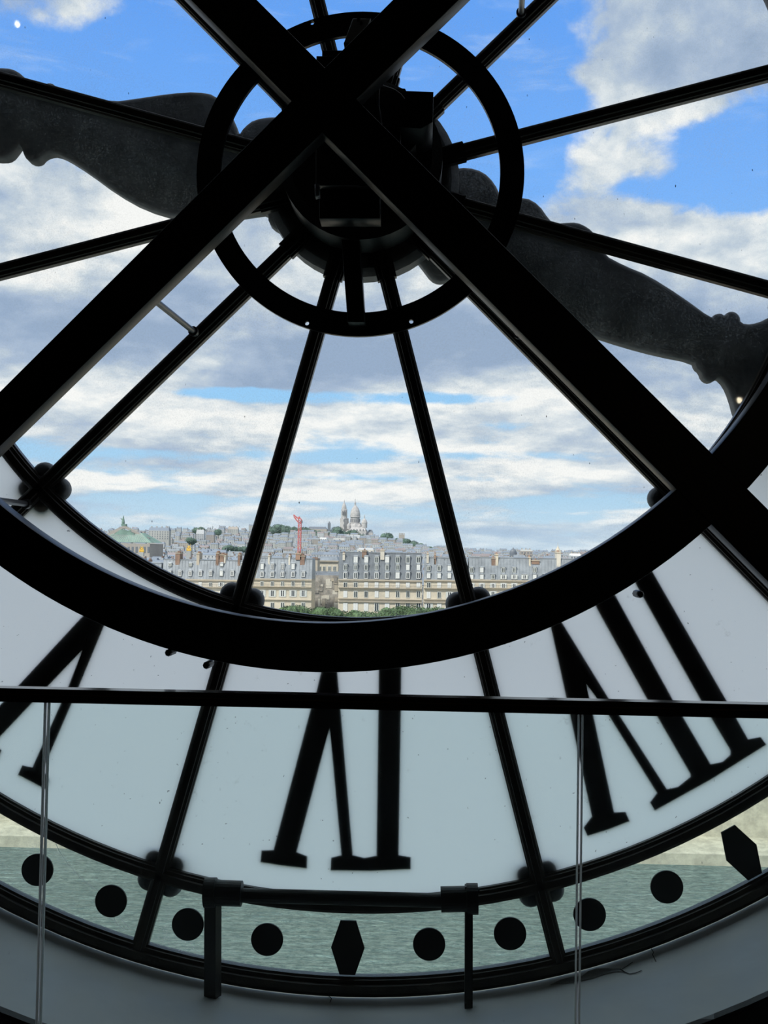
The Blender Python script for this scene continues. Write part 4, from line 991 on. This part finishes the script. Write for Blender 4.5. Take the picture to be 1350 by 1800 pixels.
# ---- opera house at left (1150 m)
YO = 1150.0; so = YO / F
op = empty('opera_house', P(215, 1000, YO), label='opera house with green copper roof and pediment at far left', cat='building')
c0, c1 = P(150, 975, YO), P(263, 975, YO + 20)
mb = MB(); mb.box((c0.x, YO, GZ), (P(263, 975, YO).x, YO + 60, P(215, 955, YO).z), M['farwall3']); w_ = build(mb, 'wall', op)
def prism(pts_px, y0, y1, mat, name, parent=op, **kw):
    l_ = pxloop(pts_px, y0); return link(name, plate(name, [l_], (y0 + y1) / 2, (y1 - y0) / 2, mat), parent, **kw)
a, b_ = P(178, 954, YO), P(265, 950, YO)
z0 = P(220, 953, YO).z; z1 = P(220, 936, YO).z
mb = MB(); mb.geo([(P(170, 954, YO).x, YO, z0), (P(266, 951, YO).x, YO, z0), (P(266, 951, YO).x, YO + 50, z0), (P(170, 954, YO).x, YO + 50, z0), (P(196, 944, YO).x, YO + 16, z1), (P(242, 938, YO).x, YO + 16, z1), (P(242, 938, YO).x, YO + 34, z1), (P(196, 944, YO).x, YO + 34, z1)],
                  [(0, 3, 2, 1), (4, 5, 6, 7), (0, 1, 5, 4), (1, 2, 6, 5), (2, 3, 7, 6), (3, 0, 4, 7)], M['copper']); build(mb, 'copper_roof', op, label='pale green copper roof')
mb = MB()
for i in range(22):
    x = P(176 + i * 4, 950, YO).x; mb.tube((x, YO + .5, z0 + .3), ((x + P(219, 950, YO).x) / 2 + 0, YO + 15, z1 - .3), .22, M['farwall'], 4)
build(mb, 'roof_ribs', op, kind='stuff')
prism([(170, 952), (184, 940), (213, 925.5), (219, 924), (262, 946), (262, 949), (219, 929), (213, 930), (196, 941), (186, 952)], YO + 14, YO + 20, M['farwall3'], 'pediment')
prism([(186, 949), (213, 930), (226, 933), (236, 938), (232, 950)], YO + 12, YO + 15, M['copper'], 'gable')
prism([(213, 924.5), (213, 921), (221, 921), (221, 924.5)], YO + 14, YO + 20, M['copper'], 'plinth')
st = P(216.5, 921.2, YO + 17); mb = MB()
mb.lathe((st.x, st.y, st.z), [(1.5, 0), (1.7, 2), (1.2, 4.5), (.9, 6), (.3, 7)], M['copper'], 10)
mb.tube((st.x - .3, st.y, st.z + 3.5), (st.x - 2.6, st.y, st.z + 6), .45, M['copper'], 6); mb.tube((st.x + .3, st.y, st.z + 4), (st.x + .5, st.y, st.z + 8.8), .3, M['copper'], 6)
mb.lathe((st.x, st.y, st.z + 6.4), [(.2, 0), (.6, .5), (.6, 1), (.1, 1.5)], M['copper'], 8)
sto = build(mb, 'rooftop_statue'); tag(sto, 'green bronze figure raising an arm on the opera roof peak', 'statue')
st = P(229, 931, YO + 15); mb = MB(); mb.lathe((st.x, st.y, st.z - 1.5), [(1.8, 0), (1.6, .8), (1.0, 1.5), (.5, 2.6), (.1, 4)], M['copper'], 8); build(mb, 'finial', op)
for px in range(184, 262, 7):
    p = P(px, 968, YO); mb = MB(); mb.box((p.x - 1.0, YO - .3, p.z - 2), (p.x + 1.0, YO + .01, p.z + 4), M['fardark']); build(mb, 'window', w_)
for (px, py, lab) in ((248.5, 972, 'gilded winged statue group on the opera corner, left one'), (331.5, 970, 'gilded winged statue group standing right of the opera house')):
    st = P(px, py, 1080); mb = MB()
    mb.box((st.x - 2.2, 1080 - 1, st.z - (3 if px < 300 else 9)), (st.x + 2.2, 1083, st.z + .8), M['farwall'])
    ped = empty('gilded_statue', (st.x, 1081, st.z - 3), label=lab, cat='statue', group=None)
    build(mb, 'pedestal', ped)
    mb = MB(); 
    for dx in (-1.5, 0, 1.5): mb.lathe((st.x + dx, 1081, st.z + .8), [(.95, 0), (1.0, 1), (.6, 2.6), (.25, 3.0), (.42, 3.5), (.1, 4.1)], M['gold'], 8)
    mb.lathe((st.x, 1081, st.z + 2), [(.7, 0), (.7, 2.2), (.3, 3), (.45, 3.6), (.1, 4.3)], M['gold'], 8)
    build(mb, 'figures', ped, kind='stuff')
    for s_ in (-1, 1):
        mb = MB(); mb.tube((st.x + s_ * .3, 1081, st.z + 3.6), (st.x + s_ * 1.7, 1081, st.z + 7.6), .5, M['gold'], 6, .12); build(mb, 'wing', ped)

# ---- red tower crane (1400 m)
YC = 1400.0; sc_ = YC / F
base = P(526, 975, YC); tp = P(526, 912, YC)
cr = empty('tower_crane', (base.x, YC, GZ), label='red lattice tower crane with folded jib left of the basilica', cat='crane')
mb = MB(); w = 1.7; r_ = .42
for sx in (-1, 1):
    for sy in (-1, 1): mb.tube((base.x + sx * w, YC + sy * w, GZ), (base.x + sx * w, YC + sy * w, tp.z), r_, M['crane'], 5)
z = base.z - 6; k_ = 1
while z < tp.z - 3.5:
    for sy in (-1, 1):
        mb.tube((base.x - w * k_, YC + sy * w, z), (base.x + w * k_, YC + sy * w, z + 3.5), r_ * .75, M['crane'], 4)
        mb.tube((base.x - w, YC + sy * w, z), (base.x + w, YC + sy * w, z), r_ * .75, M['crane'], 4)
    k_ = -k_; z += 3.5
build(mb, 'mast', cr)
def pj(a, b, r__, mb): mb.tube(P(*a, YC), P(*b, YC), r__, M['crane'], 5)
mb = MB(); pj((526, 913), (516, 905), .8, mb); pj((516, 905), (517, 909), .5, mb); pj((517, 909), (524, 918), .8, mb); pj((520, 908.5), (520, 913), .5, mb); build(mb, 'jib', cr)
mb = MB(); pj((526, 912), (525.5, 908), .9, mb); pj((525.5, 908), (531, 916), .7, mb); pj((526, 919), (531, 918), 1.0, mb); build(mb, 'counter_jib', cr)
p = P(529.5, 918, YC); mb = MB(); mb.box((p.x - 1.6, YC - 1.5, p.z - 1.2), (p.x + 1.6, YC + 1.5, p.z + 2), M['fardark']); build(mb, 'cab', cr)

# ---- two small lamps hanging in the room behind the viewer; the dial glass mirrors them
bulb = bpy.data.materials.new('lamp_bulb'); bulb.use_nodes = True
b_ = bulb.node_tree.nodes['Principled BSDF']; b_.inputs['Emission Color'].default_value = (1, .86, .62, 1); b_.inputs['Emission Strength'].default_value = 140
for (px, py, lab) in ((1300, 703, 'small hanging lamp behind the viewer, mirrored low right in the dial glass'), (30, 42, 'small hanging lamp behind the viewer, mirrored top left in the dial glass')):
    p = P(px, py, 11.0); c_ = Vector((p.x, 2 * YD - 11.0, p.z))
    l_ = empty('pendant_lamp', c_, label=lab, cat='lamp')
    mb = MB(); mb.lathe((c_.x, c_.y, c_.z), [(.012, -.026), (.024, -.01), (.026, .005), (.016, .024)], bulb, 14); build(mb, 'bulb', l_, smooth=True)
    mb = MB(); mb.lathe((c_.x, c_.y, c_.z + .02), [(.03, 0), (.03, .08), (.01, .10)], M['iron'], 14); build(mb, 'socket', l_)
    mb = MB(); mb.tube((c_.x, c_.y, c_.z + .11), (c_.x, c_.y, 8.0), .004, M['iron'], 6); build(mb, 'cord', l_)
